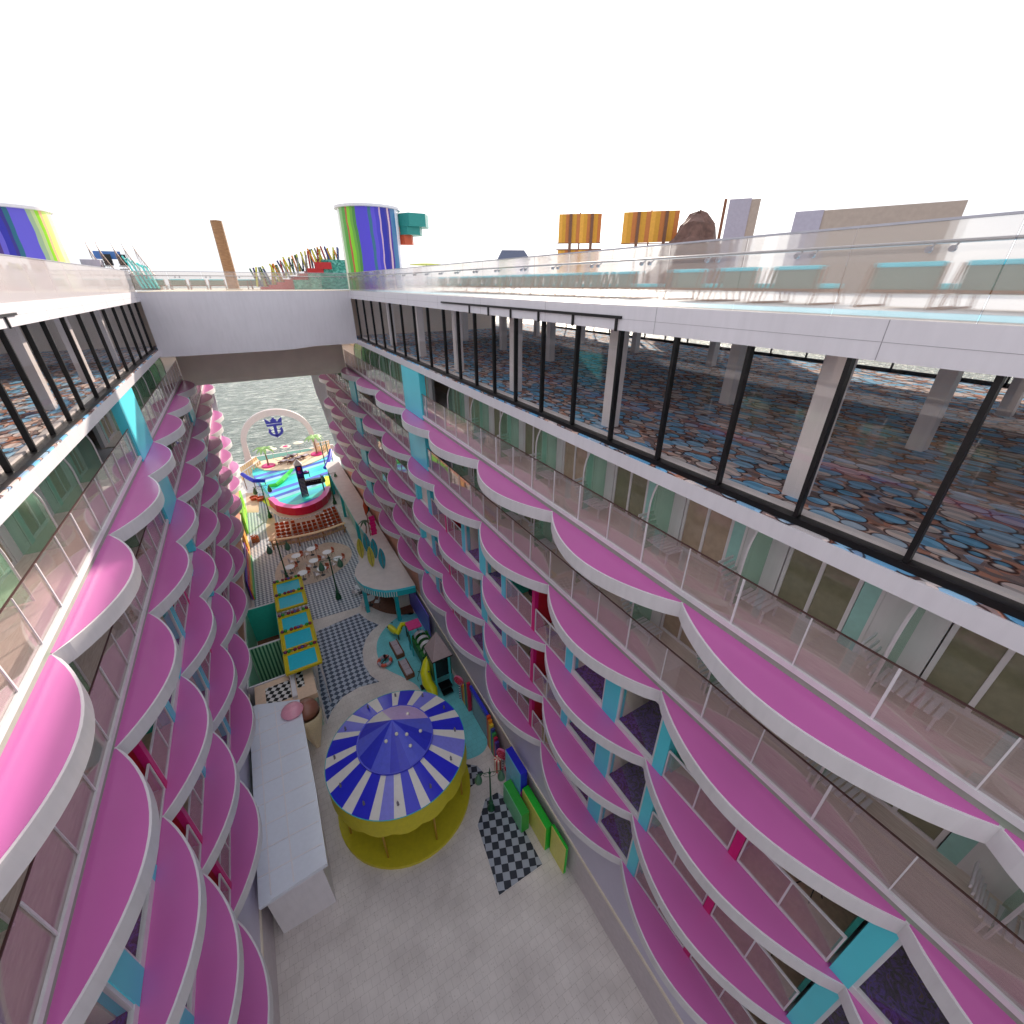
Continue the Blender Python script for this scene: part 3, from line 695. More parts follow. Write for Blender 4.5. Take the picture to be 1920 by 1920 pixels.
for i in range(60):
    x = -.25+i*.116; hh = H[min(10, max(0, int(x/.62)))]*.62
    lean = random.choice((-.32, -.2, .0, .14))+random.uniform(-.05, .05); y = random.uniform(.2, 1.6)
    MB().box(-.06, .06, -.06, .06, 0, random.uniform(1.15, 1.4)).build('leaning_post', post_cols[i % 6 if i % 5 else 0], cl, (x, y, hh)).rotation_euler = (random.uniform(-.08, .08), lean, 0)
net = MB()
for i in range(24):
    x = -.2+i*.29; z = H[min(10, max(0, int(x/.62)))]*.62
    for q in range(5): net.tube((x, .4, z+.15+q*.2), (x+.29, .4, z+.25+q*.2), .012, n=4)
net.build('rope_net', mat('grey_rope', (190, 186, 184), .7), cl)

um = thing('sunshade', 'flat yellow disc sunshade on a thin post, right of the striped tower', 'sunshade', (13.9, 37.4, 23.6))
MB().lathe([(.01, 1.86), (.5, 1.84), (1.32, 1.76), (1.32, 1.72), (.01, 1.72)], n=32).build('canopy', mat('olive_yellow', (178, 186, 40), .5), um, smooth=True)
MB().tube((0, 0, 0), (0, 0, 1.75), .03).build('post', steel, um)
hu = thing('pavilion', 'small grey pavilion with a gabled slate roof on the top deck', 'pavilion', (25.0, 42.8, 23.6), R(-25))
MB().box(-1.45, 1.45, -1.2, 1.2, 0, 2.45).build('wall', mat('pale_grey_boards', (206, 206, 222), .6), hu)
MB().add([(-1.6, -1.35, 2.45), (1.6, -1.35, 2.45), (1.6, 1.35, 2.45), (-1.6, 1.35, 2.45), (-1.1, 0, 3.35), (1.1, 0, 3.35)], [(0, 1, 5, 4), (1, 2, 5), (2, 3, 4, 5), (3, 0, 4), (0, 3, 2, 1)]).build('roof', mat('slate_roof', (84, 92, 116), .6, var=.25, scale=20), hu)
def sail(az, r, w, z0, z1, lean, label, h2=None):
    a = R(az); x, y = r*math.sin(a), r*math.cos(a)
    t = thing('sail_screen', label, 'sail', (x, y, 23.6), -a, 'amber sail screens on masts')
    s_ = MB(); k = 12
    for i in range(k):
        xa = -w/2+w*i/k; s_.box(xa, xa+w/k, -.03-.1*math.sin(pi*i/k), .02-.1*math.sin(pi*i/k), z0+.06*i/k*lean, z1, i % 3)
    s_.build('sail', [mat('amber_cloth', (226, 166, 66), .7), mat('gold_cloth', (206, 150, 50), .7), mat('rust_cloth', (190, 116, 60), .7)], t)
    MB().box(-w/2-.08, w/2+.08, -.06, .06, z0-.06, z0).build('yard', brown, t)
    MB().tube((0, .1, 0), (0, .1, z1+.1), .06).build('mast_pole', brown, t)
    if h2:
        s2 = MB()
        for i in range(k):
            xa = -w/2+w*i/k; s2.box(xa, xa+w/k, -.03, .02, h2[0], h2[1], i % 3)
        s2.build('lower_sail', [MATS['amber_cloth'], MATS['gold_cloth'], MATS['rust_cloth']], t)
        MB().box(-w/2-.15, w/2+.15, -.06, .06, h2[1], h2[1]+.08).build('yard', brown, t)
    for q in (-.22, .28):
        MB().box(q*w-.12, q*w+.12, -.2, -.14, .2, z1).build('net_ladder', mat('brown_net', (120, 84, 66), .8), t)
    return t
sail(37.7, 44, 3.55, 3.55, 5.6, -1, 'amber striped sail with a second sail under it, left one of the pair', (.6, 3.0))
sail(45.2, 42, 4.2, 3.3, 5.4, 1, 'amber striped sail beside the brown rock mound')
rk = thing('rock_mound', 'brown craggy rock mound beside the right amber sail', 'rock', (31.4, 26.4, 23.6), R(-50)); rk.scale = (1.25, 1.25, 1.2)
rm = MB(); random.seed(3)
prof = [(2.6, 0), (2.45, .8), (2.0, 1.5), (1.9, 2.2), (1.2, 2.9), (1.0, 3.6), (.5, 4.1), (.02, 4.3)]
nn = 18; vs = []; fs = []
for r_, z in prof:
    for i in range(nn):
        a = 2*pi*i/nn; q = r_*(1+random.uniform(-.16, .16)); vs.append((q*math.cos(a), q*math.sin(a), z+random.uniform(-.12, .12)*(z > 0)))
for j in range(len(prof)-1):
    for i in range(nn): fs.append((j*nn+i, j*nn+(i+1) % nn, (j+1)*nn+(i+1) % nn, (j+1)*nn+i))
rm.add(vs, fs).build('rock', mat('brown_rock', (112, 84, 76), .85, var=.3, scale=3, bump=.6, bscale=6), rk)
MB().box(1.2, 1.35, -1.9, -1.75, 0, 4.6).box(2.0, 2.1, -1.5, -1.4, 0, 4.4).build('timber_post', brown, rk)
py = thing('pylon', 'narrow lavender grey pylon right of the rock mound', 'pylon', (28.0, 20.6, 23.6), R(-53))
MB().box(-.6, .6, -.5, .5, 0, 4.9).build('shaft', grey_stone, py); MB().box(.6, 1.1, -.45, .5, 0, 4.85).build('side_strip', tan_stone, py)
py = thing('pylon', 'broad tan pylon behind the deck chairs at the upper right', 'pylon', (26.0, 12.1, 23.6), R(-65))
MB().box(-3.1, -1.95, -.5, .5, 0, 3.45).build('side_strip', grey_stone, py); MB().box(-1.95, 3.0, -.45, .5, 0, 3.43).build('shaft', tan_stone, py)
# stair unit at the left
sg = thing('slide_stairs', 'pale stair unit with black treads, curved railings and turquoise slides beside the left tower', 'stairs', (-7.3, 44.6, 23.6))
MB().box(-1.15, -.1, -.2, .9, 0, 1.9).build('pale_block', grey_stone, sg)
for dx in (-.1, .75):
    w_ = MB()
    for i in range(10): w_.box(dx, dx+.5, -.5+.17*i, -.3+.17*i, .12+.2*i, .17+.2*i)
    w_.box(dx, dx+.5, 1.2, 1.25, 1.6, 2.3)
    w_.build('treads', black_sat, sg)
for dx in (-.7, -.15, .7, 1.3, 1.9):
    pts = [(dx+.9*(1-t)**1.6 if True else 0, -.6+1.8*t, .9+2.1*t**.8) for t in [i/8 for i in range(9)]]
    r_ = MB().path(pts, .03, 6)
    for p in pts[::1]: r_.tube(p, (p[0], p[1], p[2]-.75), .013, n=5)
    r_.build('railing', mat('brown_rail', (134, 112, 104), .4, .4), sg)
for i in range(5):
    x = 1.55+i*.24
    MB().path([(x-.5, 1.2, 2.2-.15*i), (x-.2, .9, 1.5), (x, .3, .8), (x+.25, -.3, .15)], .07, 7).build('water_slide', mat('turquoise_slide', (110, 226, 220), .25), sg)
MB().box(-.6, .95, 1.6, 1.65, 2.0, 2.5).build('blue_screen', mat('blue_screen_panel', (70, 120, 190), .3), sg)
rk = thing('rock_mound', 'low grey-brown rock mound seen through the bridge glass at the far left', 'rock', (-6.0, 47.2, 23.6))
MB().lathe([(1.5, 0), (1.3, .5), (.8, .9), (.02, 1.25)], n=9).build('rock', mat('grey_rock', (140, 126, 120), .85, var=.3, scale=4), rk)


# ================================================================== PROMENADE LEVEL
# ------------------------------------------------------------------ arch with crest at the stern
ar = thing('stern_arch', 'tall white arch standing over the stern rail with a blue crest hanging in it', 'arch', (0, 72.2, 0))
def arch_pts(cx, half, base, spring, top, n=24):
    return [(cx-half, base)]+[(cx-half*math.cos(pi*i/n), spring+(top-spring)*math.sin(pi*i/n)**.92) for i in range(n+1)]+[(cx+half, base)]
oo = arch_pts(1.05, 5.0, 0, 2.9, 7.75); ii = arch_pts(1.05, 4.3, 0, 2.85, 6.85)
oo[0] = (-4.15, 0); ii[0] = (-3.2, 0); oo[-1] = (6.6, 0); ii[-1] = (5.8, 0)
vs = []; fs = []
for (a, c), (d, e) in zip(oo, ii): vs += [(a, -.3, c), (d, -.3, e), (d, .3, e), (a, .3, c)]
for i in range(len(oo)-1):
    for k in range(4): fs.append((4*i+k, 4*i+(k+1) % 4, 4*i+4+(k+1) % 4, 4*i+4+k))
MB().add(vs, fs).build('arch_band', mat('arch_rose_white', (206, 192, 192), .4), ar)
# the crest: crown over anchor, cut from sheet
def plate(polys, y0, y1, f):
    mb = MB()
    for p in polys:
        n = len(p); q = [f(a, b) for a, b in p]
        ar_ = sum(q[i][0]*q[(i+1) % n][1]-q[(i+1) % n][0]*q[i][1] for i in range(n))
        if ar_ < 0: q = q[::-1]
        mb.add([(a, y0, b) for a, b in q]+[(a, y1, b) for a, b in q],
               [tuple(range(n)), tuple(range(n, 2*n))[::-1]]+[(i, (i+1) % n, n+(i+1) % n, n+i) for i in range(n)])
    return mb
crown = [[(0, 0), (-.06, .40), (.14, .28), (.25, .13), (.33, .15), (.30, .26), (.42, .34), (.5, .48), (.58, .34), (.70, .26), (.67, .15), (.75, .13), (.86, .28), (1.06, .40), (1, 0)]]
anchor = [[(0, -.05), (1, -.05), (.98, -.2), (.02, -.2)], [(.4, -.2), (.6, -.2), (.6, -.95), (.4, -.95)],
          [(.08, -.32), (.02, -.62), (.12, -.83), (.28, -.95), (.5, -1.08), (.5, -.9), (.34, -.8), (.22, -.68), (.19, -.55), (.3, -.52)],
          [(.92, -.32), (.98, -.62), (.88, -.83), (.72, -.95), (.5, -1.08), (.5, -.9), (.66, -.8), (.78, -.68), (.81, -.55), (.7, -.52)]]
cr = plate(crown+anchor, -.42, -.33, lambda a, b: (-.12+a*2.1, 5.75+b*2.0))
cr.build('crest', mat('crest_blue', (52, 50, 150), .4), ar)
MB().tube((.9, -.37, 6.6), (.9, -.2, 7.2), .03).build('crest_hanger', steel, ar)
pr = thing('stern_rail', 'pale rail wall along the stern edge under the arch', 'railing', (0, 72.6, 0))
MB().box(-4.2, 8.5, -.1, .1, 0, .9).build('rail_wall', mat('pale_rail_wall', (176, 164, 166), .5), pr); MB().box(-4.2, 8.5, -.14, .14, .9, .95).build('rail_cap', white, pr)
# hull fins closing the ends of both walls
hw = mat('hull_white_blue', (214, 224, 232), .4)
for lab, prof in (('white curved hull fin at the stern end of the right wall', [(7.4, 20), (5.7, 20), (5.78, 16), (5.9, 13.6), (6.02, 12.2), (6.3, 10.9), (6.5, 9.2), (6.8, 7.4), (7.1, 5.4), (7.4, 3)]),
                  ('white hull fin at the stern end of the left wall', [(-4.9, 20), (-3.9, 20), (-4.1, 15), (-4.25, 12), (-4.5, 9.5), (-4.75, 7), (-4.9, 5)])):
    w = thing('hull_fin', lab, 'hull fin', (0, 57.2, 0))
    plate([prof], 0, .22, lambda a, b: (a, b)).build('fin_plate', hw, w)

# ------------------------------------------------------------------ water theatre: painted pool, stage rim, sand deck
stage = [(-1.6, 54.4), (-1.35, 53.3), (-.85, 52.5), (-.2, 51.7), (.5, 51.15), (1.2, 50.98), (1.9, 50.98), (2.7, 51.3), (3.5, 51.95), (4.2, 52.9), (4.7, 54.1)]
back = [(7.6, 69.6), (6.5, 67.4), (5.6, 66.5), (4.5, 65.6), (3.4, 65), (2.2, 64.7), (1.1, 64.6), (.1, 64.8), (-.8, 65.2), (-1.8, 65.9), (-2.6, 67.4), (-3.1, 69.2)]
poolp = stage+[(5.0, 55.6), (6.3, 58), (6.8, 61), (7.1, 65)]+back+[(-3.4, 67.5), (-3.3, 64.8), (-2.7, 62), (-2.0, 58.5)]
pl = thing('water_theatre_pool', 'pool painted in blue, aqua and violet swirls with a raised red front rim', 'pool', (0, 0, 0))
MB().prism(poolp, .0, .86, 0, 0).build('painted_basin', pool_swirl, pl)
rim = MB(); ext = [(-1.95, 55.6)]+stage+[(5.1, 55.5)]
inn = [(x+(1.55-x)*.16, y+(56.5-y)*.16) for x, y in ext]
for i in range(len(ext)-1):
    rim.prism([ext[i], ext[i+1], inn[i+1], inn[i]], .0, 1.0 if 0 < i < len(ext)-2 else .9)
rim = MB()
ext = [(x+(x-1.55)*.02, y+(y-56.5)*.02) for x, y in ext]
k = len(ext)
vs = [(x, y, 0) for x, y in ext]+[(x, y, .98) for x, y in ext]+[(x, y, .98) for x, y in inn]+[(x, y, .8) for x, y in inn]
rim.add(vs, [(a*k+i, a*k+i+1, (a+1)*k+i+1, (a+1)*k+i) for a in range(3) for i in range(k-1)])
rim.mi = [0]*(k-1)+[1]*(2*(k-1))
rim.build('stage_rim', [mat('crimson_rim', (206, 14, 66), .3), mat('rose_rim_top', (240, 100, 180), .3)], pl)
slide_g = MB().path([(-1.6, 59.6, .95), (-.8, 59.3, 1.0), (-.1, 60.2, 1.1), (.7, 61.6, 1.25), (1.5, 62.6, 1.5)], [.22, .3, .3, .26, .2], 8)
slide_g.build('green_wave_ramp', mat('grass_green', (60, 220, 70), .4), pl)
yw = mat('lemon_paint', (226, 234, 60), .5)
sheet('lemon_floor', smooth_loop([(-2.2, 58.2), (-1.6, 57.6), (-1.4, 55.6), (-1.7, 54.6), (-2.3, 55.8), (-2.8, 57.6)], 4), .024, yw, kind='structure')
sheet('lemon_floor', smooth_loop([(5.1, 59.5), (5.9, 58.8), (5.6, 56.4), (5.0, 55.2), (4.75, 56.4)], 4), .875, yw, kind='structure')
dk = tag(MB().prism(back+[(-3.2, 72.4), (8.0, 72.4)], 0, 1.0).build('sand_deck', mat('warm_sand_deck', (232, 206, 176), .6, var=.06)), kind='structure')
tag(sheet('plunge_pool', [(-2.2, 69.9), (5.4, 71.1), (4.8, 72.3), (-2.6, 72.3)], 1.01, mat('plunge_water', (60, 128, 108), .12)), kind='structure')

# diving tower
dt = thing('diving_tower', 'dark blue diving tower with a white pointed roof, ladder and black ramp in the pool', 'tower', (2.05, 54.9, .86)); dt.scale = (1.3, 1.3, 1.1)
MB().box(-.3, .3, -.25, .35, .0, 3.55).build('shaft', mat('navy_paint', (34, 34, 130), .4), dt)
MB().add([(-.36, -.32, 3.55), (.36, -.32, 3.55), (.36, .42, 3.55), (-.36, .42, 3.55), (0, .05, 4.25)], [(0, 1, 4), (1, 2, 4), (2, 3, 4), (3, 0, 4), (0, 3, 2, 1)]).build('pointed_roof', white, dt)
MB().ball((0, -.3, 2.75), .16, 12).build('purple_globe', mat('purple_globe', (150, 40, 190), .3), dt, smooth=True)
MB().box(-.14, .14, -.27, -.24, 2.95, 3.35).build('red_panel', red, dt)
ld = MB()
for i in range(16): ld.box(-.26, .26, -.62+.02*i, -.58+.02*i, .02+.14*i, .07+.14*i)
ld.tube((-.27, -.62, 0), (-.27, -.28, 2.4), .03).tube((.27, -.62, 0), (.27, -.28, 2.4), .03)
ld.build('ladder', black_sat, dt)
lr = MB()
for i in range(14): lr.box(-.22, .22, -.64+.02*i, -.625+.02*i, .05+.15*i, .075+.15*i)
lr.build('rung_edges', white, dt)
rp_ = MB().box(.3, 1.75, -.05, .35, .9, 1.5).box(1.7, 1.8, -.1, .4, 0, 1.75); rp_.build('black_ramp', black_sat, dt)
dot = MB()
for i in range(9): dot.ball((.42+.15*i, -.07, 1.42-.02*i), .022, 6)
dot.build('ramp_lights', white, dt)
fl_ = MB().box(.3, .8, .0, .2, 2.3, 2.5).box(.75, .8, 0, .2, 1.9, 2.6); fl_.build('side_platform', green_d, dt)
MB().lathe([(.02, 2.7), (.3, 2.55), (.02, 2.4)], (.55, .1, 0), 6).build('purple_flower', mat('purple_globe', (150, 40, 190)), dt)
# blue entry slides and stair tower
def blue_slide(name, label, pts, loc=(0, 0, 0)):
    t = thing(name, label, 'slide', loc)
    MB().path(pts, .26, 10).build('slide_trough', mat('royal_blue_plastic', (30, 36, 170), .25), t, smooth=True)
    lg = MB()
    for p in pts[::2]: lg.tube((p[0], p[1], 0), (p[0], p[1], p[2]-.2), .05, n=6)
    lg.build('slide_post', brown, t)
blue_slide('blue_slide', 'dark blue slide at the left corner of the painted pool', [(-4.3, 62.2, 2.2), (-3.7, 60.9, 2.0), (-3.2, 60.2, 1.8), (-2.6, 60.4, 1.6), (-2.0, 60.6, 1.4)])
blue_slide('blue_slide', 'dark blue slide at the right edge of the pool against the pink ledges', [(7.0, 63.6, 3.0), (6.6, 62.2, 2.7), (6.0, 60.6, 2.3), (5.4, 59.6, 2.0)])
lt = thing('lattice_tower', 'slim dark green lattice stair tower at the back right of the pool', 'tower', (6.2, 63.4, .86))
l_ = MB()
for (a, c) in ((-.35, -.35), (.35, -.35), (.35, .35), (-.35, .35)): l_.tube((a, c, 0), (a, c, 3.6), .035, n=6)
for i in range(9): l_.tube((-.35, -.35, .4*i), (.35, -.35, .4*i+.4), .02, n=4).tube((-.35, .35, .4*i+.4), (-.35, -.35, .4*i), .02, n=4)
l_.build('lattice', green_d, lt)
# palms in magenta planters
def palm(x, y, z, h, label, rz):
    t = thing('palm_tree', label, 'palm', (x, y, z), rz, 'palms behind the painted pool')
    MB().lathe([(.02, .06), (.85, .06), (.9, 0), (.9, .12), (.8, .16), (.02, .16)], n=28).build('round_planter', magenta, t)
    MB().path([(0, 0, .1), (.04, 0, h*.4), (.0, .03, h*.75), (-.04, 0, h)], [.13, .1, .08, .07], 8).build('trunk', mat('palm_bark', (134, 96, 72), .8, var=.3, scale=20), t, smooth=True)
    cr_ = MB()
    for i in range(11):
        a = 2*pi*i/11+random.uniform(-.15, .15); L = random.uniform(1.15, 1.55); dip = random.uniform(.35, .8)
        prev = None; S = 7
        for j in range(S+1):
            q = j/S; r_ = L*q; zz = h+.3*math.sin(pi*q*.8)-dip*q*q
            w_ = .23*math.sin(pi*min(1, q*.92+.08))
            c_, s2 = math.cos(a), math.sin(a)
            cur = [(c_*r_-s2*w_, s2*r_+c_*w_, zz-.09), (c_*r_, s2*r_, zz), (c_*r_+s2*w_, s2*r_-c_*w_, zz-.09)]
            if prev: cr_.add(prev+cur, [(0, 1, 4, 3), (1, 2, 5, 4)])
            prev = cur
    cr_.build('crown', mat('pale_frond', (150, 190, 110), .5, var=.3, scale=5), t)
palm(-1.2, 67.2, 1.0, 2.6, 'left palm with drooping pale fronds in a round magenta planter', .3)
palm(5.55, 68.9, 1.0, 2.7, 'right palm with spread pale fronds in a round magenta planter', 1.1)
# parasols and tables on the sand deck
def parasol(x, y, label, m_, r_=.72, z=1.0, h=1.5, petals=False):
    t = thing('parasol', label, 'parasol', (x, y, z), 0, 'parasols on the sand deck')
    if petals:
        p_ = MB()
        for i in range(6):
            a = i*pi/3; p_.lathe([(.01, h+.05), (.34, h)], (.45*math.cos(a), .45*math.sin(a), 0), 12).lathe([(.34, h), (.01, h-.02)], (.45*math.cos(a), .45*math.sin(a), 0), 12)
        p_.build('canopy', cream, t); MB().lathe([(.01, h+.16), (.36, h+.08), (.36, h+.02)], n=16).build('centre_disc', magenta, t)
    else: MB().lathe([(.01, h+.16), (r_, h), (r_, h-.04), (.01, h+.08)], n=24).build('canopy', m_, t, smooth=True)
    MB().tube((0, 0, 0), (0, 0, h), .03).build('pole', steel, t)
parasol(-.3, 70.0, 'small cream parasol left of the flower shaped one', cream)
parasol(1.6, 70.2, 'flower shaped cream parasol with a magenta centre', cream, petals=True)
parasol(3.5, 71.2, 'round cream parasol near the stern rail', cream)
lo = None
def sunbed(x, y, z, rz, label, group='sunbeds on the sand deck'):
    global lo
    if lo is None:
        lo = thing('sunbed', label, 'sunbed')
        f = MB().box(-.3, .3, -.9, .5, .26, .33)
        for (a, c) in ((-.27, -.85), (.27, -.85), (-.27, .45), (.27, .45)): f.box(a-.03, a+.03, c-.03, c+.03, 0, .26)
        f.build('frame', brown, lo)
        MB().box(-.27, .27, -.88, .0, .33, .41).build('seat_pad', grey_m, lo, bevel=.01)
        MB().add([(-.27, 0, .33), (.27, 0, .33), (.27, .75, .75), (-.27, .75, .75), (-.27, -.05, .41), (.27, -.05, .41), (.27, .71, .83), (-.27, .71, .83)], [(0, 3, 2, 1), (4, 5, 6, 7), (0, 1, 5, 4), (1, 2, 6, 5), (2, 3, 7, 6), (3, 0, 4, 7)]).build('back_pad', grey_m, lo)
        o = lo
    else: o = copy_tree(lo)
    o.location = (x, y, z); o.rotation_euler = (0, 0, rz); tag(o, label, 'sunbed', group)
for i, (x, y) in enumerate(((.6, 67.2), (1.7, 66.7), (2.7, 67.4), (1.3, 68.6), (3.6, 68.0), (2.2, 69.0))):
    sunbed(x, y, 1.0, 2.4+random.uniform(-.3, .3), 'grey padded brown sunbed on the sand deck between the palms')
# slatted timber ramps at both back corners
def picket(name, label, p, q, n_, z=1.0, h=1.0):
    p, q = Vector(p), Vector(q); d = q-p; t = thing(name, label, 'fence', (p.x, p.y, z), math.atan2(d.y, d.x))
    L = math.hypot(d.x, d.y)
    m_ = MB()
    for i in range(n_): m_.box(L*i/(n_-1)-.04, L*i/(n_-1)+.04, -.12, .12, 0, h)
    m_.build('timber_fins', tan_m, t)
    MB().box(-.05, L+.05, -.06, .06, h, h+.06).build('top_rail', white, t)
picket('fin_fence', 'front timber fin fence with white top rail at the back left of the pool', (-4.6, 64.6), (-2.2, 68.6), 9, .5)
picket('fin_fence', 'rear timber fin fence at the back left, below the foot of the arch', (-4.6, 67.3), (-2.6, 70.8), 9, .5)
picket('fin_fence', 'front timber fin fence behind the right palm', (5.9, 69.5), (7.6, 70.4), 7)
picket('fin_fence', 'rear timber fin fence behind the right palm near the stern', (6.0, 71.2), (7.8, 71.7), 7)

# ------------------------------------------------------------------ theatre seats and the curved counter
def curve_y(x): return .62*(((x-1.25)/3.6)**2)
ps = thing('theatre_seat', 'x', 'seat')
MB().box(-.19, .19, -.18, .2, .36, .43).build('seat_cushion', orange, ps, bevel=.015)
MB().box(-.19, .19, -.24, -.17, .4, .72).build('backrest', orange, ps, bevel=.015)
MB().tube((0, 0, 0), (0, 0, .36), .05).build('pedestal', steel, ps)
firsts = True
cols = [-1.7, -1.2, -.7, -.1, .4, .95, 1.45, 1.95, 2.5, 3.0, 3.5, 4.0, 4.5]
for r_ in range(6):
    for c_, x in enumerate(cols):
        if (r_ == 4 and 4 <= c_ <= 7) or (r_ == 5 and c_ < 10): continue
        o = ps if firsts else copy_tree(ps); firsts = False
        o.location = (x, 45.2+.85*r_+curve_y(x), .02); o.rotation_euler = (0, 0, (1.25-x)*.05+random.uniform(-.03, .03))
        tag(o, 'burnt orange theatre seat in the block facing the red rimmed pool', 'seat', 'rows of theatre seats before the pool')
sidet = thing('side_table', 'small white side table between the orange theatre seats', 'table', (0, 0, 0), 0, 'white side tables among the theatre seats')
MB().lathe([(.01, .48), (.14, .48), (.14, .5), (.01, .5)], n=14).build('table_top', white, sidet); MB().tube((0, 0, 0), (0, 0, .48), .02).build('stem', steel, sidet)
ft = True
for r_ in range(5):
    for x in (-1.45, -.95, 3.25, 3.75):
        o = sidet if ft else copy_tree(sidet); ft = False
        o.location = (x, 45.45+.85*r_+curve_y(x), .02)
ct = thing('curved_counter', 'long curved pale timber counter on brown legs behind the theatre seats', 'counter', (0, 0, 0))
vs = []; n = 28
for i in range(n+1):
    x = -2.6+7.4*i/n; y = 43.55+curve_y(x)
    vs += [(x, y, 1.04), (x, y, 1.12), (x, y+.42, 1.12), (x, y+.42, 1.04)]
MB().add(vs, [(4*i+k, 4*i+(k+1) % 4, 4*i+4+(k+1) % 4, 4*i+4+k) for i in range(n) for k in range(4)]+[(3, 2, 1, 0), (4*n, 4*n+1, 4*n+2, 4*n+3)]).build('counter_top', tan_m, ct)
for x in (-2.4, -.1+.1, 2.4, 4.6):
    MB().box(x-.06, x+.06, 43.62+curve_y(x), 43.9+curve_y(x), 0, 1.04).build('counter_leg', mat('amber_wood', (176, 120, 60), .5), ct)
st = thing('bar_stool', 'wire bar stool tucked under the long curved counter', 'stool', (0, 0, 0), 0, 'stools along the curved counter')
m_ = MB()
for k in range(4):
    a = k*pi/2+pi/4; m_.tube((.12*math.cos(a), .12*math.sin(a), .74), (.2*math.cos(a), .2*math.sin(a), 0), .011, n=5)
m_.build('leg', mat('bronze_wire', (120, 92, 74), .4, .5), st)
MB().box(-.16, .16, -.15, .15, .72, .77).box(-.16, .16, -.16, -.14, .77, .96).build('stool_seat', mat('tan_weave', (190, 152, 116), .7), st)
for i in range(17):
    x = -2.15+.42*i; o = st if i == 0 else copy_tree(st); o.location = (x, 43.3+curve_y(x), .004)

# ------------------------------------------------------------------ café tables on the mosaic
tb = thing('cafe_table', 'x', 'table')
MB().lathe([(.01, .72), (.42, .72), (.42, .75), (.01, .75)], n=24).build('table_top', mat('white_laminate', (232, 238, 246), .25), tb)
MB().tube((0, 0, .02), (0, 0, .72), .03).lathe([(.01, .03), (.2, .02), (.2, 0)], n=14).build('pedestal', black_m, tb)
def chair_proto(name, m_s):
    c = thing(name, 'x', 'chair')
    MB().box(-.2, .2, -.2, .2, .42, .46).build('seat', m_s, c, bevel=.015)
    MB().box(-.19, .19, -.22, -.18, .5, .86).build('backrest', m_s, c, bevel=.015)
    m_ = MB()
    for (a, d) in ((-.17, -.17), (.17, -.17), (-.17, .17), (.17, .17)): m_.tube((a*.9, d*.9, .43), (a*1.15, d*1.15, 0), .011, n=5)
    m_.build('leg', black_m, c); return c
co = chair_proto('cafe_chair', mat('rust_chair', (190, 92, 60), .5)); cw = chair_proto('cafe_chair', white)
TS = [(.86, 41.23, 'farthest'), (2.14, 39.82, 'farthest right'), (-.57, 40.63, 'far left'), (.78, 38.9, 'middle'), (2.83, 38.13, 'right'), (-1.3, 38.9, 'left'), (-.39, 37.31, 'near left'), (1.23, 37.14, 'near right')]
for i, (x, y, nm) in enumerate(TS):
    o = tb if i == 0 else copy_tree(tb); o.location = (x, y, .016)
    tag(o, 'round white café table on the mosaic floor, %s one of the eight' % nm, 'table', 'café tables on the mosaic')
    o = co if i == 0 else copy_tree(co); o.location = (x+.42, y+.36, .016); o.rotation_euler = (0, 0, R(130+random.uniform(-15, 15)))
    tag(o, 'rust coloured café chair at the %s white table on the mosaic' % nm, 'chair', 'rust chairs at the café tables')
    o = cw if i == 0 else copy_tree(cw); o.location = (x-.5, y-.3, .016); o.rotation_euler = (0, 0, R(-60+random.uniform(-15, 15)))
    tag(o, 'white café chair at the %s white table on the mosaic' % nm, 'chair', 'white chairs at the café tables')

# ------------------------------------------------------------------ street lamps
lp = thing('street_lamp', 'x', 'street lamp')
MB().lathe([(.02, 0), (.24, 0), (.22, .12), (.25, .2), (.15, .45), (.11, .7), (.16, .78), (.09, .84), (.06, 1.5), (.05, 3.9), (.09, 3.95), (.04, 4.05), (.03, 4.3), (.005, 4.5)], n=16).build('post', green_d, lp, smooth=True)
sc_ = MB().tube((-.85, 0, 4.0), (.85, 0, 4.0), .022, n=6)
for sx in (-1, 1):
    sc_.path([(sx*.06, 0, 3.55), (sx*.3, 0, 3.62), (sx*.42, 0, 3.8), (sx*.3, 0, 3.92), (sx*.2, 0, 3.84)], .014, 5)
    sc_.path([(sx*.5, 0, 3.98), (sx*.62, 0, 3.86), (sx*.55, 0, 3.78)], .012, 5)
sc_.build('scrolled_arm', green_d, lp)
for sx in (-1, 1):
    q = MB().lathe([(.02, 3.98), (.06, 3.9), (.12, 3.75), (.2, 3.55), (.24, 3.35), (.22, 3.2), (.12, 3.1), (.01, 3.08)], (sx*.72, 0, 0), 16).build('lantern', mat('lantern_green', (74, 116, 92), .3), lp, smooth=True)
LPS = [((1.82, 32.9), 'tall dark green lamp on the woven tiles before the white band'), ((-1.7, 37.9), 'dark green lamp rising behind the candy awnings'), ((-2.2, 52.1), 'green lamp at the left corner of the theatre seats'), ((4.95, 52.0), 'green lamp at the right corner of the theatre seats'), ((5.35, 11.35), 'green scrolled lamp beside the carousel at the bottom edge')]
for i, ((x, y), lab) in enumerate(LPS):
    o = lp if i == 0 else copy_tree(lp); o.location = (x, y, .01); o.rotation_euler = (0, 0, R([-8, -4, -5, 5, -20][i])); tag(o, lab, 'street lamp', 'street lamps of the promenade')
    if i == 4: o.scale = (.78, .78, .78)

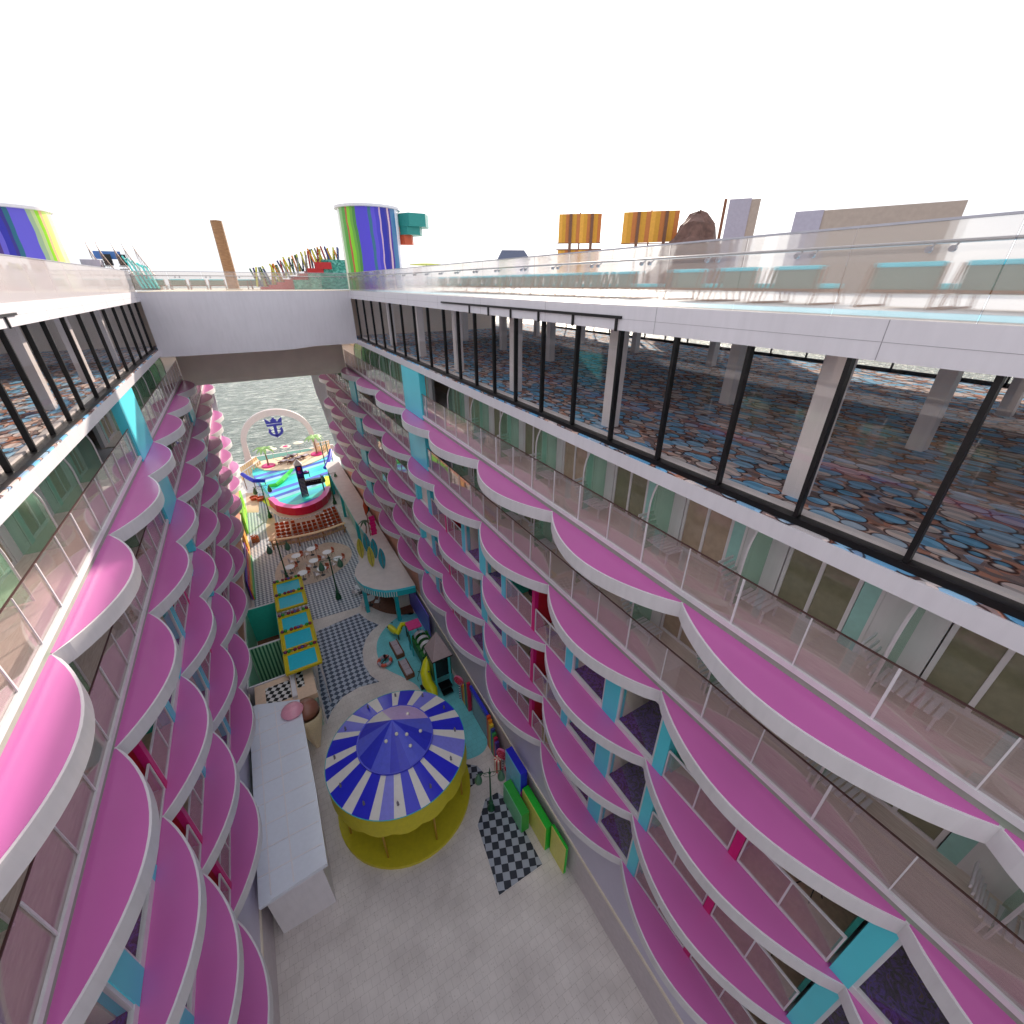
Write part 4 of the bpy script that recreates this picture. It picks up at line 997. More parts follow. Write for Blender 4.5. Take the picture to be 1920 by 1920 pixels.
# ------------------------------------------------------------------ candy awnings on the left
balls = [mat('gum_%d' % i, c, .2) for i, c in enumerate([(110, 50, 90), (150, 40, 50), (40, 150, 50), (90, 70, 150), (120, 30, 60), (150, 80, 60)])]
aw = thing('candy_awning', 'x', 'awning')
yf = MB()
for k in range(20):
    a = -.95+1.9*k/19
    for yy in (-.87, .87): yf.ball((a, yy, .06), .065, 6)
for k in range(16):
    a = -.8+1.6*k/15
    for xx in (-.98, .98): yf.ball((xx, a, .06), .065, 6)
yf.box(-1., -.78, -.9, .9, -.06, .05).box(.78, 1., -.9, .9, -.06, .05).box(-.78, .78, -.9, -.7, -.06, .05).box(-.78, .78, .7, .9, -.06, .05)
yf.build('beaded_frame', mat('mustard_yellow', (206, 186, 24), .35), aw)
MB().box(-.78, .78, -.7, .7, -.04, .02).build('teal_panel', mat('teal_screen', (34, 190, 214), .3), aw)
for k, x in enumerate((-.85, -.65, -.3, -.05, .12, .3, .65, .85)):
    MB().ball((x, .92, .17), .115, 10).build('gumball', balls[(k*2+k//3) % 6], aw, smooth=True)
psn = MB()
psn.tube((.85, -.8, -3.6), (.85, -.8, 0), .03).tube((.85, .8, -3.6), (.85, .8, 0), .03).tube((-.85, -.8, -3.6), (-.85, -.8, 0), .03).tube((-.85, .8, -3.6), (-.85, .8, 0), .03)
psn.build('post', white, aw)
for i, (y, lab) in enumerate(((31.3, 'farthest candy awning, next to the lamp'), (29.45, 'second candy awning from the far end, before the gap'), (26.9, 'middle candy awning with yellow beads, after the gap'), (25.1, 'fourth candy awning, next to the nearest one'), (23.05, 'nearest candy awning, beside the striped room'))):
    o = aw if i == 0 else copy_tree(aw); o.location = (-1.5, y, 3.6); tag(o, lab+', teal panel in a yellow frame', 'awning', 'candy awnings')

# open rooms of the candy shop
rm1 = thing('candy_shop', 'roofless teal and green striped shop rooms beside the candy awnings', 'shop', (0, 0, 0))
wl = MB().box(-2.62, -2.5, 26.45, 30.75, 0, 3).box(-4.6, -2.5, 30.75, 30.87, 0, 3).box(-4.6, -2.5, 26.33, 26.45, 0, 3).box(-4.68, -4.58, 22.9, 30.87, 0, 3).box(-4.6, -2.3, 22.9, 23.0, 0, 3)
wl.build('white_wall', white, rm1)
MB().box(-4.57, -2.63, 30.70, 30.745, 0, 2.97).box(-2.66, -2.625, 26.5, 30.7, 0, 2.97).build('teal_lining', teal, rm1)
MB().box(-4.575, -4.53, 23.1, 30.7, 0, 2.96).box(-4.5, -2.65, 26.3, 26.32, 0, 1.0).build('green_lining', mat('soft_green', (140, 200, 170), .4), rm1)
MB().box(-4.5, -2.65, 26.5, 30.7, 0, .02).build('shop_floor', bar_floor, rm1)
stp = MB(); stg = MB()
for k in range(18):
    x = -4.48+k*.106; (stp if k % 2 else stg).box(x, x+.106, 26.25, 26.32, 0, 2.96)
stp.build('green_stripes', mat('stripe_green', (40, 110, 76), .4), rm1); stg.build('pale_stripes', mat('stripe_pale', (150, 200, 160), .4), rm1)
MB().box(-4.5, -2.4, 23.0, 26.2, 0, .02).build('checked_floor', hound, rm1)
ks = thing('candy_kiosk', 'cream kiosk roof with black and white checked panels in front of the striped room', 'kiosk', (0, 0, 0))
MB().box(-4.3, -1.15, 20.6, 22.85, 2.6, 2.96).build('kiosk_roof', mat('peach_roof', (226, 196, 170), .5), ks)
MB().box(-3.75, -2.45, 21.0, 22.4, 2.965, 2.98).box(-2.1, -1.7, 21.5, 22.75, 2.965, 2.98).build('checked_panel', hound, ks)
MB().box(-2.4, -2.15, 20.8, 22.85, 2.965, 3.15).build('white_divider', white, ks)
MB().box(-4.2, -1.3, 20.8, 22.7, 0, 2.6).build('kiosk_wall', mat('pale_green_wall', (190, 214, 196), .5), ks)
MB().box(-1.15, -1.1, 20.8, 23.6, .2, 2.8).build('glass_front', clear, ks)
for y in (20.8, 21.9, 23.6): MB().tube((-1.12, y, 0), (-1.12, y, 2.9), .04).build('white_post', white, ks)
wr = thing('flat_roof_stall', 'stall with a large flat white panelled roof below the candy kiosk', 'stall', (0, 0, 0))
MB().prism([(-4.5, 11.0), (-2.05, 11.2), (-2.0, 14.4), (-2.05, 20.1), (-4.1, 20.9), (-4.5, 20.9)], 3.3, 3.5, 0, 0).build('roof', mat('glossy_white_roof', (222, 226, 236), .12, var=.02), wr)
bt = MB()
for k in range(9): bt.box(-4.48, -2.1, 12+k*.98, 12.05+k*.98, 3.5, 3.52)
bt.box(-3.3, -3.25, 11.2, 20.3, 3.5, 3.525).box(-4.1, -4.05, 11.2, 20.3, 3.5, 3.525)
bt.build('roof_batten', white, wr)
MB().box(-4.4, -2.3, 11.4, 19.9, 0, 3.3).build('stall_wall', white, wr)
ic = thing('ice_cream_statue', 'giant ice cream cone statue with brown and pink scoops beside the flat white roof', 'statue', (-1.85, 19.5, 0))
MB().lathe([(.14, 0), (.24, .4), (.5, 1.5), (.68, 2.3), (.74, 2.7), (.66, 2.9)], n=24).build('cone', mat('wafer_beige', (232, 212, 178), .5, var=.1, scale=10), ic, smooth=True)
MB().ball((0, .15, 3.0), .66, 24, sz=.8).build('chocolate_scoop', mat('chocolate', (146, 96, 80), .35), ic, smooth=True)
MB().ball((-.62, -.1, 3.62), .56, 24, sz=.5).build('pink_scoop', mat('pink_scoop', (232, 160, 180), .3), ic, smooth=True)

# left shop fronts: green, orange and rainbow boards
for (y0, y1, m_, lab) in ((49.0, 52.8, green_l, 'lime green board on the sunny left wall'), (53.2, 55.4, green_l, 'far lime green board on the left wall'), (44.2, 46.0, mat('orange_board', (230, 160, 70), .5), 'orange board on the left wall at the edge of the sunlight'), (15.5, 18.5, green_l, 'lime green board low on the left wall near the bottom edge')):
    t = thing('wall_board', lab, 'board', (-4.68, y0, 0)); MB().box(0, .2, 0, y1-y0, .1, 2.7).build('board_panel', m_, t, bevel=.02); MB().box(.2, .24, 0, y1-y0, 1.3, 1.36).build('board_trim', yellow, t)
rb = thing('rainbow_wall', 'rainbow striped boards along the left wall beside the woven tiles', 'board', (-4.65, 0, 0))
for k, c_ in enumerate(((104, 70, 190), (206, 60, 70), (230, 200, 70), (70, 180, 110))):
    MB().box(.02+.07*k, .02+.07*(k+1), 36.4, 43.4, 0, 2.0-.5*k).build('rainbow_stripe', mat('rainbow_%d' % k, c_, .4), rb)
bp_ = thing('flower_planter', 'small planter of orange flowers on the sunny left side of the promenade', 'planter', (-3.9, 47.0, .01))
MB().box(-.35, .35, -.3, .3, 0, .4).build('planter_box', wood, bp_)
fb = MB()
for k in range(60): fb.ball((random.uniform(-.35, .35), random.uniform(-.3, .3), .4+random.uniform(0, .3)), .05, 5)
fb.build('flowers', mat('orange_flower', (220, 110, 50), .6, var=.4, scale=30), bp_)
for (x, y, lab) in ((-3.6, 58.3, 'orange kiosk seat under the left blue slide'), (-2.9, 57.7, 'orange seat nearer the lemon floor by the left slide'), (6.4, 60.6, 'orange seat beside the right blue slide')):
    t = thing('lounge_seat', lab, 'seat', (x, y, .02 if x < 0 else .87)); MB().lathe([(.01, 0), (.4, .05), (.48, .4), (.44, .4), (.38, .2), (.01, .18)], n=16).build('tub', orange, t, smooth=True); MB().lathe([(.01, .24), (.36, .26), (.01, .3)], n=16).build('cushion', terracotta, t)
tag(MB().box(4.4, 4.9, 44.0, 44.05, 0, .02).build('floor_grate', steel), 'thin steel floor grate at the end of the counter', 'grate')

# ------------------------------------------------------------------ bar building on the right
bar = thing('beach_bar', 'beach bar with a white rounded roof edged in teal on the right', 'bar', (0, 0, 0))
roofp = [(6.95, 26.75), (6.3, 26.85), (5.5, 27.0), (4.75, 27.3), (4.05, 27.95), (3.5, 28.75), (3.25, 29.6), (3.2, 30.4), (3.4, 31.2), (3.8, 31.95), (4.4, 32.6), (5.2, 33.3), (5.6, 34.2), (5.25, 40), (5.15, 50), (5.2, 56), (5.6, 57.4), (6.95, 57.4)]
MB().prism(roofp, 3.3, 3.52, 0, 1).build('roof', [mat('grainy_white_roof', (214, 206, 204), .6, var=.06, scale=2.), cyan], bar)
ed = MB(); rr = roofp[:13]
vs = [(x, y, 2.85) for x, y in rr]+[(x, y, 3.29) for x, y in rr]+[(x+(5.8-x)*.03, y+(31-y)*.03, 3.29) for x, y in rr]+[(x+(5.8-x)*.03, y+(31-y)*.03, 2.85) for x, y in rr]
k = len(rr)
ed.add(vs, [(a*k+i, a*k+i+1, ((a+1) % 4)*k+i+1, ((a+1) % 4)*k+i) for a in range(4) for i in range(k-1)]+[(0, k, 2*k, 3*k), (k-1, 4*k-1, 3*k-1, 2*k-1)])
ed.build('teal_fascia', mat('strong_teal', (28, 176, 184), .4), bar)
fr_ = MB()
for k in range(22):
    q = 2.0+k*.22; i = int(q); f_ = q-i
    if i > 6: break
    x = roofp[i][0]*(1-f_)+roofp[i+1][0]*f_; y = roofp[i][1]*(1-f_)+roofp[i+1][1]*f_
    fr_.box(x-.035, x+.035, y-.05, y-.02, 2.85, 3.3)
fr_.build('fascia_lettering_strip', mat('pale_letters', (200, 214, 216), .4), bar)
for (x, y) in ((3.6, 29.9), (5.55, 27.6), (5.3, 34.0), (5.4, 40), (5.4, 48), (5.4, 55)): MB().box(x-.14, x+.14, y-.14, y+.14, 0, 2.95 if y < 33 else 3.3).build('teal_post', MATS['strong_teal'], bar)
MB().box(5.75, 6.95, 34.0, 57.2, 0, 3.3).build('bar_wall', mat('sea_glass_wall', (150, 196, 190), .5), bar)
MB().box(5.9, 6.9, 29.0, 33.0, 0, 1.1).box(4.9, 5.9, 31.6, 33.0, 0, 1.1).build('bar_counter', cream, bar)
sheet('bar_floor', smooth_loop([(3.75, 32.2), (3.75, 31.1), (4.2, 29.9), (5.0, 28.8), (6.0, 28.1), (6.85, 27.9), (6.9, 31), (6.9, 34), (5.4, 34), (4.3, 33.4)], 4), .012, bar_floor, kind='structure')
pw = thing('violet_wall', 'violet panel wall beside the beach bar', 'wall', (6.93, 0, 0)); MB().box(.0, .06, 24.2, 30.5, 0, 2.4).build('wall_panel', mat('violet_wall_paint', (110, 96, 206), .4, var=.08, scale=.5), pw)
# surfboards planted on the roof
bd = [(4.3, 32.6, 'ochre', 'left ochre surfboard'), (4.75, 30.9, 'ochre', 'middle ochre surfboard, nearest the roof edge'), (4.95, 33.2, 'teal', 'teal surfboard behind the ochre ones'), (5.3, 32.0, 'teal', 'teal surfboard in the middle of the group'), (5.45, 30.2, 'teal', 'rightmost teal surfboard, standing apart')]
for x, y, c_, lab in bd:
    t = thing('surfboard', lab+' standing on the white bar roof', 'surfboard', (x, y, 3.5), R(random.uniform(-20, 20)), 'surfboards on the bar roof')
    n = 12; pts = [(.27*math.sin(pi*min(1, (i/n)*.98+.01))**.7, 1.95*i/n) for i in range(n+1)]
    oo_ = [(a, z) for a, z in pts]+[(-a, z) for a, z in pts[::-1]]
    plate([oo_], -.04, .04, lambda a, b: (a, b)).build('board', mat(c_+'_board', (190, 180, 70) if c_ == 'ochre' else (40, 150, 170), .3, var=.15, scale=5), t)
    MB().box(-.02, .02, -.05, .05, .12, 1.8).build('stringer', mat('stringer', (120, 110, 60) if c_ == 'ochre' else (110, 100, 160), .4), t)
fg = thing('roof_sign', 'magenta scalloped sign standing on the bar roof', 'sign', (6.2, 36.0, 3.5), R(8))
mm = MB()
for k in range(7): mm.box(-.28+.06*(k % 2), .28-.05*((k+1) % 2), -.08, .08, .28*k, .28*k+.25)
mm.build('scalloped_panel', magenta, fg, bevel=.03)
MB().box(-.4, -.34, -.03, .03, 0, 2.2).build('sign_post', brown, fg)
tw = thing('roof_sign', 'leaf shaped orange, black and teal sign lying along the bar roof', 'sign', (6.4, 40.2, 3.5), R(3))
for k, (m_, a) in enumerate(((terracotta, 0), (black_sat, .12), (MATS['strong_teal'], .24))):
    plate([[(0+a*.5, 0), (.3+a, .5), (.34+a, 1.2), (.1+a, 1.9), (-.1+a*.5, 1.1)]], -.05+.06*k, .0+.06*k, lambda a_, b: (a_, b)).build('sign_blade', m_, tw)
pm = thing('palm_tree', 'small dark green palm on the bar roof beside the magenta sign', 'palm', (5.6, 36.6, 3.5))
MB().path([(0, 0, 0), (.1, 0, .7), (.05, 0, 1.3)], .05, 6).build('trunk', brown, pm)
pc = MB()
for i in range(8):
    a = i*pi/4; prev = None
    for j in range(5):
        q = j/4; w_ = .1*math.sin(pi*(q*.9+.1)); cur = [(math.cos(a)*.7*q-math.sin(a)*w_, math.sin(a)*.7*q+math.cos(a)*w_, 1.3+.15*q-.5*q*q), (math.cos(a)*.7*q+math.sin(a)*w_, math.sin(a)*.7*q-math.cos(a)*w_, 1.3+.15*q-.5*q*q)]
        if prev: pc.add(prev+cur, [(0, 1, 3, 2)])
        prev = cur
pc.build('crown', mat('dark_frond', (40, 80, 50), .5), pm)
for i, (x, y, lab) in enumerate(((4.0, 30.6, 'round pale table at the edge of the bar floor'), (3.7, 32.7, 'small white table on the tiles by the teal bar post'))):
    t = copy_tree(tb); t.location = (x, y, .02); tag(t, lab, 'table'); t.get('group') and t.pop('group', None)
    if 'group' in t: del t['group']
    for k in range(2):
        o = copy_tree(cw); o.location = (x+.5*(-1)**k, y-.35+.1*k, .02); o.rotation_euler = (0, 0, R(60*(-1)**k)); tag(o, 'white chair at the '+lab, 'chair', 'white chairs beside the beach bar')

# ------------------------------------------------------------------ children's play area
ta = thing('play_tower', 'play tower with a grey pyramid roof on turquoise posts', 'playground', (6.1, 19.95, .012))
for (a, d) in ((-.5, -.42), (.5, -.42), (.5, .6), (-.5, .6)): MB().box(a-.06, a+.06, d-.06, d+.06, 0, 3.1).build('turquoise_post', mat('turquoise_post', (70, 196, 206), .4), ta)
MB().add([(-.68, -.72, 3.08), (.66, -.72, 3.08), (.66, .8, 3.08), (-.68, .8, 3.08), (0, .03, 4.75), ], [(0, 1, 4), (1, 2, 4), (2, 3, 4), (3, 0, 4), (0, 3, 2, 1)]).build('pyramid_roof', mat('rosy_grey_roof', (176, 156, 158), .5), ta)
MB().box(-.7, .68, -.75, -.7, 3.0, 3.08).box(-.72, -.67, -.75, .8, 3.0, 3.08).build('roof_trim', black_sat, ta)
MB().tube((0, .03, 4.7), (0, .03, 5.1), .02).build('finial', green_d, ta)
MB().box(-.44, .44, -.4, .55, 1.2, 1.28).box(-.4, .4, -.44, -.4, 1.3, 2.6).box(-.35, .45, -.9, -.3, .5, .62).box(-.3, .4, -1.1, -.6, .2, .3).build('black_platform', black_sat, ta)
MB().box(-.62, -.56, -.5, .6, 1.2, 2.7).box(.56, .62, -.5, .6, 1.2, 2.7).build('green_side_panel', green_d, ta)
tbx = thing('play_tower', 'small play tower with a flat pink roof, farther from the camera', 'playground', (5.65, 23.7, .012))
for (a, d) in ((-.36, -.34), (.36, -.34), (.36, .34), (-.36, .34)): MB().box(a-.05, a+.05, d-.05, d+.05, 0, 2.5).build('turquoise_post', MATS['turquoise_post'], tbx)
MB().box(-.48, .48, -.45, .45, 2.52, 2.6).build('flat_roof', mat('rose_roof', (206, 60, 130), .4), tbx)
MB().box(-.4, .4, -.38, .38, .9, .98).box(-.42, -.38, -.38, .38, .98, 1.8).build('green_deck', green_d, tbx)
tn = thing('tunnel_slide', 'stepped green bridge with shining metal hoops between the two play towers', 'playground', (5.9, 22, .012))
for i in range(9):
    y = 1.35-i*.29; z = 2.0-.05*i
    MB().box(-.6+.02*i, .62+.01*i, y-.145, y+.14, z-1.1, z-.2-.04*(i % 2)).build('green_step', mat('leaf_green', (40, 110, 52), .4), tn)
for i in range(5):
    y = 1.2-i*.52; z = 1.78-.06*i
    MB().lathe([(.42, 0), (.42, .3)], (0, 0, 0), 16, 0, 0, pi).build('metal_hoop', mat('mirror_steel', (240, 242, 244), .35, .55), tn, (.04*i, y+.15, z)).rotation_euler = (pi/2, 0, 0)
bs_ = thing('banana_slide', 'yellow banana shaped slide curving down from the grey roofed tower', 'slide', (0, 0, .012))
MB().path([(5.75, 20.7, 2.15), (5.45, 20.55, 1.9), (5.15, 20.2, 1.45), (5.1, 19.75, 1.0), (5.25, 19.35, .6), (5.15, 18.95, .35), (4.75, 18.8, .2), (4.45, 18.9, .12)], [.2, .28, .33, .35, .34, .32, .26, .12], 12).build('slide_body', yellow, bs_, smooth=True)
for p in ((5.3, 19.9, 1.72), (5.2, 19.3, .74)): MB().ball(p, .06, 8).build('banana_spot', mat('grey_spot', (110, 110, 110), .4), bs_)
MB().tube((5.2, 19.8, 0), (5.2, 19.8, 1.0), .04).build('slide_post', black_sat, bs_)
sn = thing('snake_slide', 'winding yellow tube slide with black knobs beside the pink roofed tower', 'slide', (.3, -.1, .012))
MB().path([(5.5, 24.6, 1.5), (5.3, 25.5, 1.3), (5.0, 25.9, 1.1), (4.75, 25.7, .95), (4.55, 25.5, .8), (4.4, 25.9, .65), (4.3, 26.5, .5), (4.25, 26.9, .4)], [.14, .16, .18, .19, .2, .22, .24, .2], 12).build('slide_body', yellow, sn, smooth=True)
kn = MB()
for p in ((4.05, 26.7, .6), (4.5, 27.0, .6), (4.35, 25.6, .7), (4.85, 25.55, 1.05), (5.1, 25.7, 1.25)): kn.ball(p, .055, 8)
kn.build('black_knob', black_sat, sn)
MB().tube((4.55, 25.6, 0), (4.55, 25.6, .7), .045).tube((5.2, 25.6, 0), (5.2, 25.6, 1.1), .045).build('slide_post', black_sat, sn)
stx = thing('play_ladder', 'black angled climbing ladder at the foot of the metal hoops', 'ladder', (5.1, 20.6, .012))
MB().tube((.5, .5, 1.6), (-.25, -.3, 0), .09).box(-.36, -.1, -.45, -.15, 0, .2).build('black_beam', black_sat, stx)
MB().tube((.3, .7, 1.5), (-.35, .3, .4), .02).tube((-.35, .3, .4), (-.35, .1, .35), .02).tube((-.2, .5, .8), (.1, .2, .8), .03).build('ladder_rail', green_d, stx)
pb = thing('padded_bench', 'grey padded bench with brown sides on the turquoise floor, farther of the two', 'bench', (4.38, 24.42, .012), R(3), 'padded benches on the turquoise floor')
MB().box(-.3, -.24, -.8, .8, 0, .42).box(.24, .3, -.8, .8, 0, .42).box(-.24, .24, -.8, -.74, 0, .34).box(-.24, .24, -.74, .8, .1, .2).build('timber_frame', brown, pb)
for q in (-.7, -.2, .3): MB().box(-.235, .235, q, q+.48, .2, .38).build('cushion', grey_m, pb, bevel=.02)
o = copy_tree(pb); o.location = (4.4, 22.28, .012); tag(o, 'grey padded bench with brown sides on the turquoise floor, nearer of the two')
rg = thing('lifebuoy_seat', 'orange and white ring seat with a dark anchor on the turquoise floor', 'seat', (3.3, 23.75, .012))
for k in range(8):
    a0 = k*pi/4; pts = [(.42*math.cos(a0+pi/4*j/4), .42*math.sin(a0+pi/4*j/4), .2) for j in range(5)]
    MB().path(pts, .12, 8).build('ring_segment', mat('buoy_orange', (206, 84, 60), .4) if k % 2 else grey_m, rg, smooth=True)
MB().tube((-.3, -.25, .33), (.35, .2, .33), .04).tube((.1, .3, .33), (.02, -.1, .33), .05).box(.0, .18, .3, .42, .28, .4).build('anchor', black_sat, rg)

# ------------------------------------------------------------------ carousel
ca = thing('carousel', 'big round carousel with a blue and white striped canopy', 'carousel', (1.8, 14.3, .0))
N = 32; ou = MB()
widths = [1, .8]*16
R0, R1, z0, z1 = 3.3, 1.72, 3.95, 4.62
cum = [0]
random.seed(11)
for k in range(N): cum.append(cum[-1]+(1.25 if k % 2 else .8)*random.uniform(.8, 1.25))
cum = [c/cum[-1]*2*pi for c in cum]
for k in range(N):
    a, c_ = cum[k], cum[k+1]
    S = 3; vs = []
    for j in range(S+1):
        q = a+(c_-a)*j/S
        vs += [(R0*math.cos(q), R0*math.sin(q), z0), (R1*math.cos(q), R1*math.sin(q), z1)]
    ou.add(vs, [(2*j, 2*j+2, 2*j+3, 2*j+1) for j in range(S)], (2 if k in (3, 11, 21, 29) else 1) if k % 2 else 0)
cob = mat('cobalt_canvas', (44, 46, 206), .3, var=.06, scale=2)
ou.build('striped_skirt_roof', [mat('canvas_white', (226, 220, 214), .5, var=.03), cob, mat('faded_blue_canvas', (128, 128, 222), .35)], ca)
ip = MB()
for k in range(12):
    a, c_ = k*pi/6+.1, (k+1)*pi/6+.1
    ip.add([(1.78*math.cos(a), 1.78*math.sin(a), 4.68), (1.78*math.cos((a+c_)/2)*1.0, 1.78*math.sin((a+c_)/2), 4.68), (1.78*math.cos(c_), 1.78*math.sin(c_), 4.68), (0, 0, 5.95)], [(0, 1, 3), (1, 2, 3)], [2, 2, 2, 3, 0, 1, 0, 1, 0, 1, 0, 1][k])
ip.build('cone_roof', [mat('indigo_canvas', (56, 60, 200), .3), mat('periwinkle_canvas', (96, 104, 220), .3), lilac, MATS['canvas_white']], ca)
MB().lathe([(1.70, 4.6), (1.80, 4.6), (1.80, 4.70), (1.70, 4.70)], n=48).build('roof_ring', mat('indigo_canvas', (56, 60, 200)), ca)
MB().lathe([(3.3, 3.93), (3.325, 3.93), (3.325, 3.96), (3.3, 3.96)], n=64).build('teal_edge', mat('strong_teal', (28, 176, 184)), ca)
bl_ = mat('bulb_cream', (232, 226, 210), .25)
for (r_, a, z) in ((.75, -2.3, 5.45), (1.2, -1.2, 5.15), (.55, -1.55, 5.6), (1.25, -.5, 5.1), (.95, .5, 5.3), (.8, -1.0, 5.42)):
    MB().ball((r_*math.cos(a), r_*math.sin(a), z), .085, 10).build('bulb', bl_, ca, smooth=True)
for k in range(12):
    a = k*pi/6+.25; r_ = 2.85
    MB().lathe([(.06, 4.14), (.035, 4.2), (.055, 4.28), (.01, 4.42)], (r_*math.cos(a), r_*math.sin(a), 0), 8).build('roof_finial', mat('grey_finial', (120, 116, 124), .4), ca)
dr = MB(); n = 64; vs = []
for i in range(n):
    a = 2*pi*i/n; zz = 2.9-.22*abs(math.sin(a*8)); vs += [(3.27*math.cos(a), 3.27*math.sin(a), 3.93), (3.34*math.cos(a), 3.34*math.sin(a), zz)]
dr.add(vs, [(2*i, 2*((i+1) % n), 2*((i+1) % n)+1, 2*i+1) for i in range(n)]); dr.build('scalloped_valance', mat('mustard_valance', (200, 188, 30), .5), ca)
MB().lathe([(.01, .0), (3.4, .0), (3.4, .22), (.01, .25)], n=48).build('base_platform', mat('mustard_valance', (200, 188, 30)), ca)
MB().lathe([(.5, .25), (.5, 4.6)], n=24).build('centre_column', lilac, ca)
for k in range(8):
    a = k*pi/4+.2; MB().tube((3.0*math.cos(a), 3.0*math.sin(a), .2), (3.0*math.cos(a), 3.0*math.sin(a), 3.95), .05).build('brass_pole', mat('brass', (200, 160, 70), .3, .8), ca)

# ------------------------------------------------------------------ candy shop front along the right wall
sb = thing('shop_sign', 'long blue sign board over a grey shop front on the right wall', 'sign', (6.95, 14.6, 0), 0)
MB().box(-.1, .05, 0, 2.3, 2.2, 2.55).build('sign_board', mat('sign_blue', (44, 52, 200), .4), sb)
lt_ = MB()
for k in range(12):
    y = .12+k*.175; lt_.box(-.115, -.1, y, y+.1, 2.28, 2.47)
lt_.build('raised_dashes', violet, sb)
MB().box(-.02, .05, .1, 2.2, 0, 2.1).build('shop_window', mat('grey_shop_window', (140, 140, 152), .15), sb)
cols_ = [(206, 70, 40), (230, 140, 40), (230, 200, 60), (60, 70, 150), (60, 160, 90), (200, 40, 80), (90, 60, 160), (226, 96, 130)]
for gy, n_, lab in ((17.0, 6, 'row of coloured pillars left of the blue sign board'), (13.35, 7, 'row of coloured pillars right of the blue sign board')):
    t = thing('pillar_row', lab, 'pillars', (6.9, gy, 0))
    for k in range(n_):
        hh = 2.6-.18*k if gy < 15 else 1.4+.22*k
        yk = (n_-k)*.16 if gy < 15 else (n_-k)*.18
        MB().box(-.12, .1, yk-.07, yk+.07, 0, hh).build('coloured_pillar', mat('pillar_%d' % k, cols_[k], .4), t)
dr_ = thing('candy_drum', 'red and white striped candy drum by the coloured pillars', 'drum', (6.62, 12.95, 0))
for k in range(12):
    a0, a1 = k*pi/6, (k+1)*pi/6
    MB().lathe([(.01, 1.02), (.2, 1.0), (.2, 0)], (0, 0, 0), 4, 0, a0, a1).build('drum_stripe', mat('candy_red', (200, 50, 50), .35) if k % 2 else cream, dr_)
def lolly(x, y, z, r_, label, rz):
    t = thing('lollipop_sculpture', label, 'lollipop', (x, y, 0), rz)
    q = MB(); sp = [( (r_-.03)*(1-k/40)*math.cos(k*.42), -.07, z+(r_-.03)*(1-k/40)*math.sin(k*.42)) for k in range(40)]
    MB().tube((0, -.05, z), (0, .05, z), r_, n=28).build('disc', mat('lolly_pink', (226, 120, 160), .3), t, smooth=True)
    q.path(sp, .03, 6).build('swirl', mat('lolly_red', (200, 24, 70), .3), t)
    ss = MB(); s2 = MB()
    for k in range(12): (ss if k % 2 else s2).tube((0, 0, (z-r_)*k/12), (0, 0, (z-r_)*(k+1)/12), .035, n=8)
    ss.build('stick_band', white, t); s2.build('stick_band', mat('stick_navy', (50, 40, 110), .4), t)
lolly(6.72, 18.3, 1.7, .36, 'pink swirl lollipop on a striped stick at the far end of the pillars', R(-60))
lolly(6.75, 12.6, 1.75, .38, 'pink swirl lollipop beside the striped candy drum', R(-60))
lolly(6.75, 12.0, 1.35, .24, 'small pink lollipop right of the candy drum', R(-50))
for (x0, x1, y0, y1, z0, z1, m_, lab, m2) in (
    (6.6, 7.0, 10.55, 12.05, 1.55, 3.0, blue, 'blue topped box with light blue front, highest of the stacked boxes', mat('sky_front', (110, 190, 226), .4)),
    (6.1, 6.55, 9.6, 11.4, 0, 1.5, mat('bright_green', (40, 160, 50), .4), 'green box with pale green front at the foot of the stack', mat('mint_front', (120, 200, 150), .4)),
    (6.68, 7.05, 8.4, 10.5, .0, 1.9, mat('vivid_green', (30, 190, 50), .4), 'long vivid green box against the right wall', mat('lemon_front', (226, 220, 110), .4)),
    (6.6, 7.05, 10.55, 12.0, 0, 1.54, mat('magenta_box', (190, 40, 160), .4), 'magenta box under the blue topped one', MATS['sky_front']),
    (6.9, 7.05, 7.2, 8.3, .0, 2.2, MATS['vivid_green'], 'tall green box at the bottom edge beside the long one', MATS['lemon_front'])):
    t = thing('display_box', lab, 'box', (x0, y0, z0)); MB().box(0.03, x1-x0, 0, y1-y0, 0, z1-z0).build('box_body', m_, t, bevel=.01); MB().box(0, .028, 0.02, y1-y0-.02, .02, z1-z0-.02).build('front_panel', m2, t)

# clean up placeholder labels of prototypes that were not placed
for o in list(bpy.data.objects):
    if o.get('label') == 'x': o['label'] = o.name.split('.')[0].replace('_', ' ')

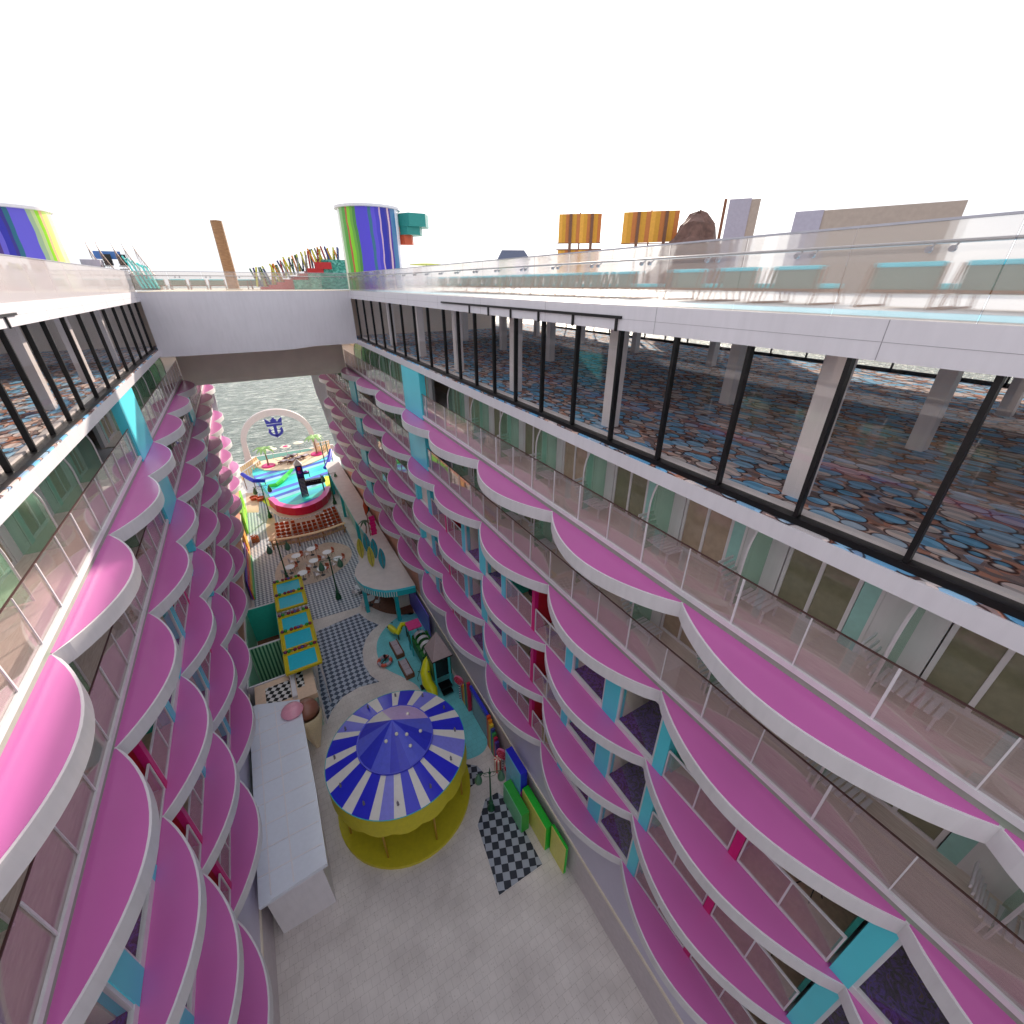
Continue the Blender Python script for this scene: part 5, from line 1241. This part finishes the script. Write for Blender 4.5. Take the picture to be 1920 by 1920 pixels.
# ------------------------------------------------------------------ light, sky, camera
w = bpy.data.worlds.new('World'); sc.world = w; w.use_nodes = True
nt = w.node_tree; bg = nt.nodes['Background']; L = nt.links.new
SX, SY, SZ = 1., 1.29, .62
elev = math.atan2(SZ, math.hypot(SX, SY)); az = math.atan2(SX, SY)
sk = nt.nodes.new('ShaderNodeTexSky'); sk.sky_type = 'NISHITA'; sk.sun_disc = False
sk.sun_elevation = elev; sk.sun_rotation = az; sk.dust_density = 3.5; sk.air_density = 1.0; sk.ozone_density = 1.0
hs = nt.nodes.new('ShaderNodeHueSaturation'); hs.inputs['Saturation'].default_value = .35; hs.inputs['Value'].default_value = 1.0
tc = nt.nodes.new('ShaderNodeTexCoord'); mp = nt.nodes.new('ShaderNodeMapping'); mp.inputs['Scale'].default_value = (1, 1, 3.2)
nz = nt.nodes.new('ShaderNodeTexNoise'); nz.inputs['Scale'].default_value = 2.1; nz.inputs['Detail'].default_value = 7; nz.inputs['Roughness'].default_value = .55
rp = ramp(nt, [(.25, (0, 0, 0)), (.6, (255, 255, 255))])
mx = nt.nodes.new('ShaderNodeMix'); mx.data_type = 'RGBA'
m2 = nt.nodes.new('ShaderNodeMath'); m2.operation = 'MULTIPLY_ADD'; m2.inputs[1].default_value = .25; m2.inputs[2].default_value = .7
L(sk.outputs[0], hs.inputs['Color']); L(tc.outputs['Generated'], mp.inputs['Vector']); L(mp.outputs[0], nz.inputs['Vector']); L(nz.outputs['Fac'], rp.inputs['Fac'])
L(rp.outputs['Color'], m2.inputs[0]); L(m2.outputs[0], mx.inputs[0]); L(hs.outputs['Color'], mx.inputs[6])
mx.inputs[7].default_value = (6.3, 6.45, 6.9, 1)
L(mx.outputs[2], bg.inputs['Color']); bg.inputs['Strength'].default_value = .12
su = bpy.data.lights.new('sun', 'SUN'); su.energy = 4.9; su.angle = R(.6); su.color = (1, .89, .75)
so = bpy.data.objects.new('sun', su); COL.objects.link(so); so.rotation_euler = Vector((SX, SY, SZ)).to_track_quat('Z', 'Y').to_euler(); so.location = (40, 50, 60)
cam = bpy.data.cameras.new('camera'); co_ = bpy.data.objects.new('camera', cam); COL.objects.link(co_)
cam.sensor_width = 36; cam.sensor_fit = 'HORIZONTAL'; cam.lens = 36*807/1920; cam.clip_start = .1; cam.clip_end = 40000
co_.location = (0, 0, 24); co_.rotation_euler = (R(90-27.912), 0, R(-30.176)); sc.camera = co_
sc.view_settings.view_transform = 'Standard'; sc.view_settings.look = 'None'; sc.view_settings.exposure = .6; sc.view_settings.gamma = 1
sc.render.engine = 'CYCLES'; cy = sc.cycles
cy.max_bounces = 10; cy.transparent_max_bounces = 24; cy.transmission_bounces = 8; cy.glossy_bounces = 4; cy.diffuse_bounces = 7
cy.sample_clamp_indirect = 6; cy.caustics_reflective = False; cy.caustics_refractive = False; cy.use_denoising = True
